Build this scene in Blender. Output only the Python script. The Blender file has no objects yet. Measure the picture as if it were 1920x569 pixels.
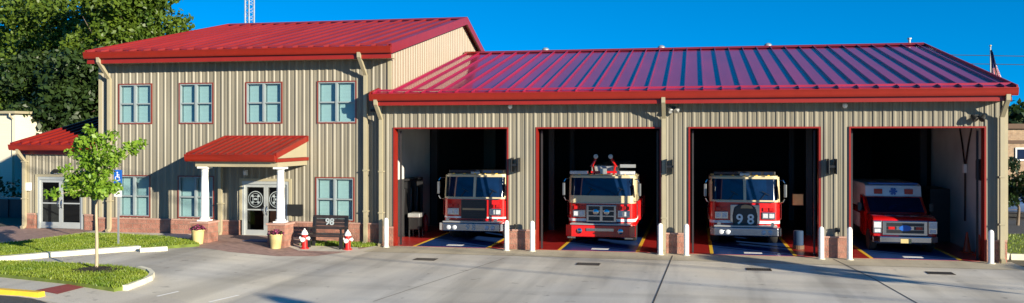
import bpy, bmesh, math, random
from mathutils import Vector, Matrix
import numpy as np

sc = bpy.context.scene
COL = sc.collection
R = math.radians
rng = random.Random(98)

# ------------------------------------------------------------------ camera geometry (metres)
F, YAW, D, H, V0 = 1645.0, R(11.68), 30.5, 4.02, 255.0

def px(u, y):                       # x of picture column u on the plane at depth y
    return (D + y) * math.tan(math.atan((u - 960) / F) - YAW)

def dep(x, y):
    return -math.sin(YAW) * x + math.cos(YAW) * (D + y)

def pz(v, x, y):                    # height of picture row v at (x, y)
    return H - (v - V0) * dep(x, y) / F

def gz(x):                          # the site rises a little towards the office entrance
    t = min(1.0, max(0.0, (-11.0 - x) / 4.5))
    return 0.25 * t

def gp(u, v, dz=0.0):               # ground point seen at (u, v), surface dz above the ground
    z = 0.0
    for _ in range(6):
        zc = F * (H - z - dz) / (v - V0)
        t = math.tan(math.atan((u - 960) / F) - YAW)
        dd = zc / (math.cos(YAW) - t * math.sin(YAW))
        x, y = dd * t, dd - D
        z = gz(x)
    return (x, y)

# ------------------------------------------------------------------ materials
def new_mat(name):
    m = bpy.data.materials.new(name); m.use_nodes = True
    nt = m.node_tree
    return m, nt, nt.nodes['Principled BSDF']

def setp(b, **k):
    names = dict(rough='Roughness', metal='Metallic', spec='Specular IOR Level', coat='Coat Weight',
                 coatr='Coat Roughness', trans='Transmission Weight')
    for a, v in k.items():
        b.inputs[names[a]].default_value = v

def node(nt, t, **k):
    n = nt.nodes.new(t)
    for a, v in k.items(): setattr(n, a, v)
    return n

def M(name, col, rough=0.6, metal=0.0, var=0.12, scale=3.0, bump=0.0, bscale=60.0, coat=0.0, spec=0.5, stretch=(1, 1, 1)):
    m, nt, b = new_mat(name)
    setp(b, rough=rough, metal=metal, coat=coat, spec=spec)
    if coat: setp(b, coatr=0.06)
    tc = node(nt, 'ShaderNodeTexCoord'); mp = node(nt, 'ShaderNodeMapping')
    mp.inputs['Scale'].default_value = stretch
    nt.links.new(tc.outputs['Object'], mp.inputs['Vector'])
    n = node(nt, 'ShaderNodeTexNoise'); n.inputs['Scale'].default_value = scale; n.inputs['Detail'].default_value = 6
    nt.links.new(mp.outputs[0], n.inputs['Vector'])
    r = node(nt, 'ShaderNodeValToRGB')
    r.color_ramp.elements[0].position = 0.3; r.color_ramp.elements[1].position = 0.7
    c = Vector(col)
    r.color_ramp.elements[0].color = (*(c * (1 - var)), 1)
    r.color_ramp.elements[1].color = (*(c * (1 + var)), 1)
    nt.links.new(n.outputs['Fac'], r.inputs['Fac']); nt.links.new(r.outputs['Color'], b.inputs['Base Color'])
    if bump:
        n2 = node(nt, 'ShaderNodeTexNoise'); n2.inputs['Scale'].default_value = bscale; n2.inputs['Detail'].default_value = 4
        nt.links.new(mp.outputs[0], n2.inputs['Vector'])
        bp = node(nt, 'ShaderNodeBump'); bp.inputs['Strength'].default_value = bump; bp.inputs['Distance'].default_value = 0.02
        nt.links.new(n2.outputs['Fac'], bp.inputs['Height']); nt.links.new(bp.outputs[0], b.inputs['Normal'])
    return m

def brick_mat(name, c1, c2, mortar, bw, bh, msize, flat=False, bump=0.5):
    m, nt, b = new_mat(name); setp(b, rough=0.85)
    tc = node(nt, 'ShaderNodeTexCoord'); sp = node(nt, 'ShaderNodeSeparateXYZ'); cb = node(nt, 'ShaderNodeCombineXYZ')
    nt.links.new(tc.outputs['Object'], sp.inputs[0])
    if flat:
        nt.links.new(sp.outputs['X'], cb.inputs['X']); nt.links.new(sp.outputs['Y'], cb.inputs['Y'])
    else:
        ad = node(nt, 'ShaderNodeMath', operation='ADD')
        nt.links.new(sp.outputs['X'], ad.inputs[0]); nt.links.new(sp.outputs['Y'], ad.inputs[1])
        nt.links.new(ad.outputs[0], cb.inputs['X']); nt.links.new(sp.outputs['Z'], cb.inputs['Y'])
    br = node(nt, 'ShaderNodeTexBrick')
    br.inputs['Color1'].default_value = (*c1, 1); br.inputs['Color2'].default_value = (*c2, 1); br.inputs['Mortar'].default_value = (*mortar, 1)
    br.inputs['Scale'].default_value = 1; br.inputs['Mortar Size'].default_value = msize
    br.inputs['Brick Width'].default_value = bw; br.inputs['Row Height'].default_value = bh
    nt.links.new(cb.outputs[0], br.inputs['Vector'])
    n = node(nt, 'ShaderNodeTexNoise'); n.inputs['Scale'].default_value = 5; n.inputs['Detail'].default_value = 8
    nt.links.new(tc.outputs['Object'], n.inputs['Vector'])
    mx = node(nt, 'ShaderNodeMix', data_type='RGBA', blend_type='MULTIPLY'); mx.inputs['Factor'].default_value = 0.6
    rr = node(nt, 'ShaderNodeValToRGB'); rr.color_ramp.elements[0].position = 0.3; rr.color_ramp.elements[0].color = (.5, .5, .5, 1)
    rr.color_ramp.elements[1].position = 0.65; rr.color_ramp.elements[1].color = (1.1, 1.1, 1.1, 1)
    nt.links.new(n.outputs['Fac'], rr.inputs['Fac'])
    nt.links.new(br.outputs['Color'], mx.inputs[6]); nt.links.new(rr.outputs['Color'], mx.inputs[7])
    nt.links.new(mx.outputs[2], b.inputs['Base Color'])
    n2 = node(nt, 'ShaderNodeTexNoise'); n2.inputs['Scale'].default_value = 25; n2.inputs['Detail'].default_value = 5
    nt.links.new(tc.outputs['Object'], n2.inputs['Vector'])
    bp = node(nt, 'ShaderNodeBump'); bp.inputs['Strength'].default_value = bump; bp.inputs['Distance'].default_value = 0.03
    nt.links.new(n2.outputs['Fac'], bp.inputs['Height']); nt.links.new(bp.outputs[0], b.inputs['Normal'])
    return m

def glass_mat(name, tint=(.75, .88, .9), refl=1.0):
    m = bpy.data.materials.new(name); m.use_nodes = True; nt = m.node_tree; nt.nodes.clear()
    out = node(nt, 'ShaderNodeOutputMaterial'); mix = node(nt, 'ShaderNodeMixShader')
    tr = node(nt, 'ShaderNodeBsdfTransparent'); tr.inputs[0].default_value = (*tint, 1)
    gl = node(nt, 'ShaderNodeBsdfGlossy'); gl.inputs['Roughness'].default_value = 0.03
    fr = node(nt, 'ShaderNodeLayerWeight'); fr.inputs['Blend'].default_value = .5
    pw = node(nt, 'ShaderNodeMath', operation='POWER'); pw.inputs[1].default_value = 5
    mu = node(nt, 'ShaderNodeMath', operation='MULTIPLY_ADD'); mu.inputs[1].default_value = .92 * refl; mu.inputs[2].default_value = .06 * refl
    nt.links.new(fr.outputs['Facing'], pw.inputs[0]); nt.links.new(pw.outputs[0], mu.inputs[0]); nt.links.new(mu.outputs[0], mix.inputs[0])
    nt.links.new(tr.outputs[0], mix.inputs[1]); nt.links.new(gl.outputs[0], mix.inputs[2]); nt.links.new(mix.outputs[0], out.inputs[0])
    return m

def leaf_mat(name, c1, c2, scale=0.8, trans=0.35):
    m, nt, b = new_mat(name); setp(b, rough=0.45, spec=0.4)
    tc = node(nt, 'ShaderNodeTexCoord')
    n = node(nt, 'ShaderNodeTexNoise'); n.inputs['Scale'].default_value = scale; n.inputs['Detail'].default_value = 5; n.inputs['Roughness'].default_value = .75
    nt.links.new(tc.outputs['Object'], n.inputs['Vector'])
    r = node(nt, 'ShaderNodeValToRGB'); r.color_ramp.elements[0].position = 0.35; r.color_ramp.elements[1].position = 0.68
    r.color_ramp.elements[0].color = (*c1, 1); r.color_ramp.elements[1].color = (*c2, 1)
    nt.links.new(n.outputs['Fac'], r.inputs['Fac']); nt.links.new(r.outputs[0], b.inputs['Base Color'])
    t = node(nt, 'ShaderNodeBsdfTranslucent'); nt.links.new(r.outputs[0], t.inputs[0])
    mx = node(nt, 'ShaderNodeMixShader'); mx.inputs[0].default_value = trans
    nt.links.new(b.outputs[0], mx.inputs[1]); nt.links.new(t.outputs[0], mx.inputs[2])
    nt.links.new(mx.outputs[0], nt.nodes['Material Output'].inputs[0])
    return m

def concrete_mat(name, base, warm, dark):
    m, nt, b = new_mat(name); setp(b, rough=0.85, spec=0.3)
    tc = node(nt, 'ShaderNodeTexCoord')
    def noise(scale, det, st=(1, 1, 1)):
        mp = node(nt, 'ShaderNodeMapping'); mp.inputs['Scale'].default_value = st
        nt.links.new(tc.outputs['Object'], mp.inputs[0])
        n = node(nt, 'ShaderNodeTexNoise'); n.inputs['Scale'].default_value = scale; n.inputs['Detail'].default_value = det
        nt.links.new(mp.outputs[0], n.inputs['Vector']); return n
    n1 = noise(.22, 5); n2 = noise(.5, 7, (1, .22, 1)); n3 = noise(55, 3)
    r1 = node(nt, 'ShaderNodeValToRGB'); r1.color_ramp.elements[0].position = .36; r1.color_ramp.elements[1].position = .64
    r1.color_ramp.elements[0].color = (*base, 1); r1.color_ramp.elements[1].color = (*warm, 1)
    nt.links.new(n1.outputs[0], r1.inputs[0])
    r2 = node(nt, 'ShaderNodeValToRGB'); r2.color_ramp.elements[0].position = .34; r2.color_ramp.elements[1].position = .60
    r2.color_ramp.elements[0].color = (*dark, 1); r2.color_ramp.elements[1].color = (1, 1, 1, 1)
    nt.links.new(n2.outputs[0], r2.inputs[0])
    mx = node(nt, 'ShaderNodeMix', data_type='RGBA', blend_type='MULTIPLY'); mx.inputs['Factor'].default_value = 1
    nt.links.new(r1.outputs[0], mx.inputs[6]); nt.links.new(r2.outputs[0], mx.inputs[7])
    r3 = node(nt, 'ShaderNodeValToRGB'); r3.color_ramp.elements[0].position = .3; r3.color_ramp.elements[1].position = .7
    r3.color_ramp.elements[0].color = (.82, .82, .82, 1); r3.color_ramp.elements[1].color = (1.08, 1.08, 1.08, 1)
    nt.links.new(n3.outputs[0], r3.inputs[0])
    m2 = node(nt, 'ShaderNodeMix', data_type='RGBA', blend_type='MULTIPLY'); m2.inputs['Factor'].default_value = 1
    nt.links.new(mx.outputs[2], m2.inputs[6]); nt.links.new(r3.outputs[0], m2.inputs[7])
    nt.links.new(m2.outputs[2], b.inputs['Base Color'])
    last = m2.outputs[2]
    for nn, p0, p1, lo in ((noise(1.3, 5, (1, .05, 1)), .36, .50, .84), (noise(2.6, 6), .30, .36, .72), (noise(.9, 9, (.12, 1, 1)), .34, .5, .86)):
        rr = node(nt, 'ShaderNodeValToRGB'); rr.color_ramp.elements[0].position = p0; rr.color_ramp.elements[1].position = p1
        rr.color_ramp.elements[0].color = (lo, lo, lo, 1); rr.color_ramp.elements[1].color = (1, 1, 1, 1)
        nt.links.new(nn.outputs[0], rr.inputs[0])
        mm = node(nt, 'ShaderNodeMix', data_type='RGBA', blend_type='MULTIPLY'); mm.inputs['Factor'].default_value = 1
        nt.links.new(last, mm.inputs[6]); nt.links.new(rr.outputs[0], mm.inputs[7]); last = mm.outputs[2]
    nt.links.new(last, b.inputs['Base Color'])
    bp = node(nt, 'ShaderNodeBump'); bp.inputs['Strength'].default_value = .25; bp.inputs['Distance'].default_value = .01
    nt.links.new(n3.outputs[0], bp.inputs['Height']); nt.links.new(bp.outputs[0], b.inputs['Normal'])
    return m

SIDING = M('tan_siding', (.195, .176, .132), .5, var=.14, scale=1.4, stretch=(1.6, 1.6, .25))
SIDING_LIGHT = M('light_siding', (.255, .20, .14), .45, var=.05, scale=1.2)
CREAM = M('cream_metal', (.33, .29, .19), .4, var=.04)
ROOF = M('red_roof_metal', (.27, .008, .030), .33, var=.16, scale=.9, spec=.5, coat=.6, stretch=(1.5, .25, .25))
ROOFC = M('office_red_roof_metal', (.20, .017, .017), .36, var=.16, scale=.9, spec=.4, coat=.25, stretch=(1.5, .25, .25))
ROOFB = M('brick_red_roof_metal', (.19, .014, .009), .38, var=.14, scale=.9, spec=.35, stretch=(1.5, .3, .3))
REDTRIM = M('red_trim_metal', (.215, .013, .006), .35, var=.06)
WINTRIM = M('dark_red_trim', (.17, .03, .02), .45, var=.05)
WHITE = M('white_paint', (.80, .79, .74), .45, var=.05, scale=8)
BLOCK = brick_mat('pink_split_block', (.36, .17, .12), (.30, .13, .09), (.24, .15, .11), .40, .20, .012, bump=.9)
PAVER = brick_mat('brick_paver', (.36, .225, .18), (.31, .185, .15), (.25, .18, .15), .2, .1, .006, flat=True, bump=.2)
BLOCKCAP = M('block_cap', (.38, .22, .17), .8, bump=.3)
ALU = M('door_aluminium', (.40, .42, .41), .35, metal=.3, var=.04)
SASH = M('window_sash', (.22, .26, .27), .4, var=.03)
BLIND = M('window_blind', (.50, .55, .52), .7, var=.04, scale=20, stretch=(.1, .1, 3))
GLASS = glass_mat('window_glass', (.64, .79, .82))
DOORGLASS = glass_mat('door_glass', (.35, .38, .40), 1.0)
BAYSHADE = M('shade_dark_interior', (.022, .022, .024), .8)  # near-black base colour paints in the deep shade of the bays
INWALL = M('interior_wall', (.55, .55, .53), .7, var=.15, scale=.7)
ROOM = M('office_interior', (.10, .10, .095), .8)
REDFLOOR = M('red_floor_paint', (.36, .022, .018), .28, var=.12, scale=2)
BLUEFLOOR = M('blue_floor_paint', (.012, .045, .17), .28, var=.15, scale=2)
YELLOW = M('yellow_paint', (.75, .46, .03), .5, var=.1, scale=6)
STEEL = M('black_steel', (.02, .02, .022), .5)
BLACK = M('black_paint', (.012, .012, .013), .35)
BENCHWOOD = M('bench_black_slats', (.030, .022, .022), .4, var=.3, scale=6)
RUBBER = M('black_rubber', (.018, .018, .018), .8)
CHROME = M('chrome', (.40, .42, .46), .14, metal=1.0, var=.03)
BUMPER = M('bumper_steel', (.30, .32, .36), .22, metal=1.0, var=.1, scale=6)
ENGRED = M('engine_red', (.50, .006, .006), .25, var=.03, coat=.6)
ENGCREAM = M('engine_cream', (.52, .45, .28), .3, var=.03, coat=.5)
ENGWHITE = M('engine_white', (.80, .80, .78), .3, var=.03, coat=.4)
VGLASS = M('vehicle_glass', (.004, .014, .045), .04, var=.3, spec=.6)
MIRROR = M('mirror_housing', (.16, .17, .18), .3, metal=.5)
LAMPGLASS = M('headlamp_glass', (.50, .53, .56), .12, var=.2, scale=30, spec=.8)
REDLENS = M('red_lens', (.45, .01, .01), .15, var=.2, scale=20)
ASPHALT = M('asphalt', (.05, .05, .052), .9, var=.25, scale=8, bump=.4, bscale=90)
CONC = concrete_mat('driveway_concrete', (.60, .565, .49), (.66, .59, .46), (.66, .66, .67))
APRON = concrete_mat('apron_concrete', (.54, .47, .33), (.50, .44, .32), (.8, .79, .78))
WALKC = concrete_mat('sidewalk_concrete', (.60, .56, .47), (.58, .52, .42), (.85, .84, .83))
KERB = M('kerb_concrete', (.62, .58, .44), .85, var=.14, scale=2.5, bump=.3)
SOIL = M('soil', (.09, .075, .045), .95, var=.3)
LAWN = M('lawn_base', (.11, .15, .02), .95, var=.3, scale=4, bump=.6)
GRASS = leaf_mat('grass_blades', (.11, .19, .016), (.27, .32, .035), 1.2, .3)
MULCH = M('dark_mulch', (.02, .014, .011), .95, var=.4, scale=20, bump=1, bscale=40)
BARK = M('bark', (.16, .12, .085), .9, var=.25, scale=8, bump=.6, stretch=(1, 1, .3))
BARKPALE = M('pale_bark', (.36, .29, .19), .85, var=.2, scale=12, stretch=(1, 1, .3))
LEAFBIG = leaf_mat('broad_leaves', (.032, .075, .008), (.14, .20, .018), .7)
LEAFDARK = leaf_mat('dark_leaves', (.014, .034, .010), (.045, .080, .016), .5)
LEAFYOUNG = leaf_mat('young_leaves', (.10, .23, .016), (.26, .38, .035), 4.0, .4)
HYDRED = M('hydrant_red', (.48, .012, .012), .4)
POT = M('cream_pot', (.52, .41, .17), .7, var=.08)
FLOWER = M('purple_flowers', (.22, .03, .09), .7, var=.5, scale=30)
BRONZE = M('dark_bronze', (.035, .035, .033), .45, metal=.5)
SIGNBLUE = M('sign_blue', (.01, .10, .42), .4)
GALV = M('galvanised_steel', (.42, .43, .42), .45, metal=.6, var=.08)
GRATE = M('cast_iron', (.06, .05, .04), .7, metal=.4)
JOINT = M('joint_sealant', (.05, .045, .04), .9)
PADRED = M('tactile_red', (.26, .045, .035), .8, bump=.5, bscale=40)
DECAL = M('white_decal', (.32, .36, .37), .5)
MATBLUE = M('blue_mat', (.05, .09, .18), .9)
TANBRICK = brick_mat('tan_brick', (.40, .26, .15), (.34, .21, .12), (.38, .32, .24), .22, .075, .008)
NEIGH = M('neighbour_siding', (.62, .57, .45), .6, stretch=(.2, .2, 14), var=.05)
BROWN = M('brown_trim', (.10, .055, .03), .7)
FLAGRED = M('flag_red', (.40, .02, .03), .8)
FLAGBLUE = M('flag_blue', (.02, .03, .14), .8)
FENCEM = M('dark_fence', (.03, .045, .05), .7)
TEAL = M('teal_rail', (.04, .22, .24), .5)
ORANGE = M('cone_orange', (.60, .06, .015), .5)
TAN = M('tan_cloth', (.45, .30, .15), .8)

# ------------------------------------------------------------------ mesh helper
class MB:
    def __init__(s): s.v = []; s.f = []; s.m = []
    def add(s, vs, fs, mi=0):
        o = len(s.v); s.v += [tuple(p) for p in vs]
        for f in fs: s.f.append(tuple(i + o for i in f)); s.m.append(mi)
        return s
    def quad(s, a, b, c, d, mi=0): return s.add([a, b, c, d], [(0, 1, 2, 3)], mi)
    def hexa(s, p, mi=0):
        return s.add(p, [(0, 3, 2, 1), (4, 5, 6, 7), (0, 1, 5, 4), (1, 2, 6, 5), (2, 3, 7, 6), (3, 0, 4, 7)], mi)
    def box(s, x0, x1, y0, y1, z0, z1, mi=0):
        return s.hexa([(x0, y0, z0), (x1, y0, z0), (x1, y1, z0), (x0, y1, z0), (x0, y0, z1), (x1, y0, z1), (x1, y1, z1), (x0, y1, z1)], mi)
    def prism(s, poly, c0, c1, axis='x', mi=0):
        n = len(poly)
        def pt(a, b, c): return {'x': (c, a, b), 'y': (a, c, b), 'z': (a, b, c)}[axis]
        vs = [pt(a, b, c0) for a, b in poly] + [pt(a, b, c1) for a, b in poly]
        fs = [tuple(range(n))[::-1], tuple(range(n, 2 * n))] + [(i, (i + 1) % n, (i + 1) % n + n, i + n) for i in range(n)]
        return s.add(vs, fs, mi)
    def tube(s, path, r, n=8, mi=0, rot=0.0):
        path = [Vector(p) for p in path]; k = len(path)
        rs = r if isinstance(r, (list, tuple)) else [r] * k
        vs = []; up = None
        for i, p in enumerate(path):
            t = (path[min(i + 1, k - 1)] - path[max(i - 1, 0)]).normalized()
            if up is None:
                ref = Vector((1, 0, 0)) if abs(t.x) < .8 else Vector((0, 1, 0))
                up = (ref - t * ref.dot(t)).normalized()
            else:
                up = (up - t * up.dot(t)).normalized()
            w = t.cross(up)
            for j in range(n):
                a = 2 * math.pi * j / n + rot
                vs.append(p + (up * math.cos(a) + w * math.sin(a)) * rs[i])
        fs = [tuple(range(n))[::-1], tuple(range((k - 1) * n, k * n))]
        for i in range(k - 1):
            for j in range(n):
                fs.append((i * n + j, i * n + (j + 1) % n, (i + 1) * n + (j + 1) % n, (i + 1) * n + j))
        return s.add(vs, fs, mi)
    def lathe(s, prof, c=(0, 0, 0), n=20, mi=0, axis='z'):
        vs = []
        for r, z in prof:
            for j in range(n):
                a = 2 * math.pi * j / n
                if axis == 'z': vs.append((c[0] + r * math.cos(a), c[1] + r * math.sin(a), c[2] + z))
                elif axis == 'x': vs.append((c[0] + z, c[1] + r * math.cos(a), c[2] + r * math.sin(a)))
                else: vs.append((c[0] + r * math.cos(a), c[1] + z, c[2] + r * math.sin(a)))
        k = len(prof); fs = [tuple(range(n))[::-1], tuple(range((k - 1) * n, k * n))]
        for i in range(k - 1):
            for j in range(n): fs.append((i * n + j, i * n + (j + 1) % n, (i + 1) * n + (j + 1) % n, (i + 1) * n + j))
        return s.add(vs, fs, mi)
    def build(s, name, mat, parent=None, bevel=0.0, smooth=False, fix=True, loc=None):
        me = bpy.data.meshes.new(name); me.from_pydata(s.v, [], s.f)
        for m in (mat if isinstance(mat, (list, tuple)) else [mat]): me.materials.append(m)
        if any(s.m): me.polygons.foreach_set('material_index', s.m)
        if fix or bevel:
            bm = bmesh.new(); bm.from_mesh(me)
            if fix: bmesh.ops.recalc_face_normals(bm, faces=bm.faces)
            if bevel:
                ed = [e for e in bm.edges if len(e.link_faces) == 2 and e.calc_face_angle(0) > .5]
                bmesh.ops.bevel(bm, geom=ed, offset=bevel, segments=2, profile=.5, affect='EDGES', clamp_overlap=True)
            bm.to_mesh(me); bm.free()
        if smooth:
            me.polygons.foreach_set('use_smooth', [True] * len(me.polygons))
            try: me.set_sharp_from_angle(angle=R(38))
            except Exception: pass
        me.update()
        o = bpy.data.objects.new(name, me); COL.objects.link(o)
        if parent is not None: o.parent = parent
        if loc is not None: o.location = loc
        return o

def tag(o, label=None, cat=None, group=None, kind=None):
    if label: o['label'] = label
    if cat: o['category'] = cat
    if group: o['group'] = group
    if kind: o['kind'] = kind
    return o

def thing(name, label, cat, loc=(0, 0, 0), rotz=0.0, group=None):
    o = bpy.data.objects.new(name, None); COL.objects.link(o)
    o.location = loc; o.rotation_euler = (0, 0, rotz); o.empty_display_size = .2
    return tag(o, label, cat, group)

def copy_tree(o, parent=None):
    c = o.copy(); COL.objects.link(c)
    if parent is not None: c.parent = parent
    for ch in list(o.children): copy_tree(ch, c)
    return c

def text(name, body, size, loc, mat, parent, extrude=.004, rot=(R(90), 0, 0), sx=1.0, bold=0.0):
    cu = bpy.data.curves.new(name, 'FONT'); cu.body = body; cu.size = size; cu.extrude = extrude
    cu.align_x = 'CENTER'; cu.align_y = 'CENTER'; cu.offset = size * .02 + bold
    tmp = bpy.data.objects.new(name, cu); COL.objects.link(tmp)
    dg = bpy.context.evaluated_depsgraph_get()
    me = bpy.data.meshes.new_from_object(tmp.evaluated_get(dg))
    bpy.data.objects.remove(tmp); me.name = name
    me.materials.clear(); me.materials.append(mat)
    o = bpy.data.objects.new(name, me); COL.objects.link(o)
    o.parent = parent; o.location = loc; o.rotation_euler = rot; o.scale = (sx, 1, 1)
    return o

def siding(mb, a0, a1, z0, z1, pos, holes=(), axis='x', out=-1, pitch=.3048, d=.031, ztop=None, phase=0.0):
    """ribbed metal wall sheet; holes = (a0, a1, z0, z1)"""
    pts = {a0, a1}
    k = math.floor(a0 / pitch) - 1
    while k * pitch < a1 + pitch:
        c = k * pitch + phase
        for e in (-.062, -.028, .028, .062, .121, .129, .141, .149, .166, .174, .186, .194):
            if a0 < c + e < a1: pts.add(c + e)
        k += 1
    for h in holes:
        for e in h[:2]:
            if a0 < e < a1: pts.add(e)
    def off(a):
        t = (a - phase) / pitch; t = (t - round(t)) * pitch + 1e-9
        m = abs(t)
        if m <= .028: return d
        if m < .062: return d * (.062 - m) / .034
        tt = t % pitch
        for c in (.135, .180):
            m = abs(tt - c)
            if m < .006: return .012
            if m < .014: return .012 * (.014 - m) / .008
        return 0.0
    ps = sorted(pts)
    for a, b in zip(ps, ps[1:]):
        mid = (a + b) / 2; iv = [(z0, z1)]
        for h in holes:
            if h[0] < mid < h[1]:
                new = []
                for lo, hi in iv:
                    if h[2] > lo: new.append((lo, min(hi, h[2])))
                    if h[3] < hi: new.append((max(lo, h[3]), hi))
                iv = [q for q in new if q[1] - q[0] > 1e-5]
        oa, ob = pos + out * off(a), pos + out * off(b)
        for lo, hi in iv:
            ha, hb = (hi, hi)
            if ztop and abs(hi - z1) < 1e-6: ha, hb = ztop(a), ztop(b)
            if axis == 'x': mb.quad((a, oa, lo), (b, ob, lo), (b, ob, hb), (a, oa, ha))
            else: mb.quad((oa, a, lo), (ob, b, lo), (ob, b, hb), (oa, a, ha))
    return mb

def roof_slope(x0, x1, e, r, pitch=.61, rh=.075, rw=.035, thick=.05, x_first=None):
    """standing-seam roof slope from eave e=(y,z) to ridge r=(y,z)"""
    mb = MB(); sy, sz = r[0] - e[0], r[1] - e[1]; L = math.hypot(sy, sz)
    n = Vector((0, -sz / L, sy / L)) if sy > 0 else Vector((0, sz / L, -sy / L))
    def P(x, p, h): return (x, p[0] + n.y * h, p[1] + n.z * h)
    mb.hexa([P(x0, e, -thick), P(x1, e, -thick), P(x1, r, -thick), P(x0, r, -thick), P(x0, e, 0), P(x1, e, 0), P(x1, r, 0), P(x0, r, 0)])
    x = (x0 + .02) if x_first is None else x_first
    while x < x1 - rw:
        w = rw
        mb.hexa([P(x, e, .001), P(x + w, e, .001), P(x + w, r, .001), P(x, r, .001), P(x + w * .1, e, rh), P(x + w * .9, e, rh), P(x + w * .9, r, rh), P(x + w * .1, r, rh)])
        x += pitch
    return mb

def gutter(x0, x1, yb, yf, z0, z1):
    prof = [(yb, z1), (yb, z0 + .01), (yf + .05, z0), (yf + .015, z0 + .05), (yf, z0 + .11), (yf - .012, z1 - .035), (yf - .025, z1 - .02), (yf - .02, z1), (yf + .012, z1), (yf + .012, z1 - .05), (yb - .012, z1 - .05), (yb - .012, z1)]
    return MB().prism(prof, x0, x1, 'x')

# ------------------------------------------------------------------ world, sun, camera
SUN = Vector((.7853, -.5706, .2402)).normalized()
w = bpy.data.worlds.new('World'); sc.world = w; w.use_nodes = True
nt = w.node_tree; bg = nt.nodes['Background']
sky = nt.nodes.new('ShaderNodeTexSky'); sky.sky_type = 'NISHITA'; sky.sun_disc = False
sky.sun_elevation = math.asin(SUN.z); sky.sun_rotation = math.atan2(SUN.x, SUN.y)
sky.air_density = 1.0; sky.dust_density = 0.3; sky.ozone_density = 3.0
tc = nt.nodes.new('ShaderNodeTexCoord')
va = nt.nodes.new('ShaderNodeVectorMath'); va.operation = 'MULTIPLY_ADD'
va.inputs[1].default_value = (1, 1, 1.7); va.inputs[2].default_value = (0, 0, .20)
vn = nt.nodes.new('ShaderNodeVectorMath'); vn.operation = 'NORMALIZE'
nt.links.new(tc.outputs['Generated'], va.inputs[0]); nt.links.new(va.outputs[0], vn.inputs[0]); nt.links.new(vn.outputs[0], sky.inputs[0])
hs = nt.nodes.new('ShaderNodeHueSaturation'); hs.inputs['Saturation'].default_value = 1.5; hs.inputs['Hue'].default_value = .495; hs.inputs['Value'].default_value = 1.0
nt.links.new(sky.outputs[0], hs.inputs['Color']); tint = nt.nodes.new('ShaderNodeMix'); tint.data_type = 'RGBA'; tint.blend_type = 'MULTIPLY'; tint.inputs['Factor'].default_value = 1
tint.inputs[7].default_value = (.30, 1.02, 1.15, 1)
nt.links.new(hs.outputs[0], tint.inputs[6]); nt.links.new(tint.outputs[2], bg.inputs[0]); bg.inputs[1].default_value = .10

sl = bpy.data.lights.new('sun', 'SUN'); sl.energy = 5.0; sl.angle = R(.5); sl.color = (1, .90, .72)
so = bpy.data.objects.new('sun', sl); COL.objects.link(so); so.rotation_euler = (-SUN).to_track_quat('-Z', 'Y').to_euler(); so.location = (30, -20, 20)

cd = bpy.data.cameras.new('camera'); co = bpy.data.objects.new('camera', cd); COL.objects.link(co); sc.camera = co
co.location = (0, -D, H); co.rotation_euler = (R(90), 0, YAW)
cd.sensor_fit = 'HORIZONTAL'; cd.sensor_width = 36; cd.lens = 36 * F / 1920; cd.shift_y = -(284.5 - V0) / 1920
cd.clip_end = 2000; cd.clip_start = .1
sc.view_settings.view_transform = 'Standard'; sc.view_settings.look = 'None'; sc.view_settings.exposure = 1.1; sc.view_settings.gamma = 1
sc.cycles.max_bounces = 6; sc.cycles.transparent_max_bounces = 12; sc.cycles.sample_clamp_indirect = 4

# ------------------------------------------------------------------ ground
XS = [-15.5, -14, -12.5, -11]
def sheet(name, mat, poly, dz, kind='structure', thick=0.0, label=None):
    """horizontal sheet over a polygon following the ground, cut where the ground bends"""
    bm = bmesh.new(); vs = [bm.verts.new((x, y, 0)) for x, y in poly]; bm.faces.new(vs)
    for x in XS:
        bmesh.ops.bisect_plane(bm, geom=bm.verts[:] + bm.edges[:] + bm.faces[:], plane_co=(x, 0, 0), plane_no=(1, 0, 0))
    bmesh.ops.recalc_face_normals(bm, faces=bm.faces)
    for f in bm.faces:
        if f.normal.z < 0: f.normal_flip()
    for v in bm.verts: v.co.z = gz(v.co.x) + dz
    if thick:
        ex = bmesh.ops.extrude_face_region(bm, geom=bm.faces[:])
        for v in [g for g in ex['geom'] if isinstance(g, bmesh.types.BMVert)]: v.co.z -= thick
        bmesh.ops.recalc_face_normals(bm, faces=bm.faces)
    me = bpy.data.meshes.new(name); bm.to_mesh(me); bm.free(); me.materials.append(mat)
    o = bpy.data.objects.new(name, me); COL.objects.link(o)
    return tag(o, kind=kind)

sheet('ground', SOIL, [(-900, -300), (900, -300), (900, 1200), (-900, 1200)], -.06)
sheet('driveway', CONC, [(-40, -13.2), (60, -13.2), (60, -2.3), (9.9, -2.3), (9.9, -1.75), (-11.2, -1.75), (-11.2, .3), (-40, .3)], 0)
sheet('apron', APRON, [(-11.2, -1.75), (9.9, -1.75), (9.9, .02), (-11.2, .02)], .001)
sheet('street', ASPHALT, [(-200, -26), (200, -26), (200, -13.2), (-200, -13.2)], -.02)
sheet('parking_lot', ASPHALT, [(10.6, 9), (80, 9), (80, 60), (10.6, 60)], -.03)

def strip(name, a, b, wd, mat, dz):
    a, b = Vector(a), Vector(b); t = (b - a).normalized(); n = Vector((-t.y, t.x)) * wd / 2
    return sheet(name, mat, [tuple(a - n), tuple(b - n), tuple(b + n), tuple(a + n)], dz)
strip('driveway_joint', gp(1261, 480), gp(1222, 575), .035, JOINT, .006)
strip('driveway_joint', gp(1562, 486), gp(1640, 524), .035, JOINT, .006)
strip('driveway_joint', gp(1640, 524), gp(1730, 575), .035, JOINT, .006)
strip('driveway_joint', (-11.2, -1.75), (9.9, -1.75), .02, JOINT, .006)
strip('driveway_joint', gp(945, 485), gp(700, 566), .02, JOINT, .006)
strip('driveway_marking', gp(392, 567), gp(448, 554), .07, WHITE, .005)
strip('driveway_marking', gp(282, 559), gp(335, 547), .07, WHITE, .005)

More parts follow.
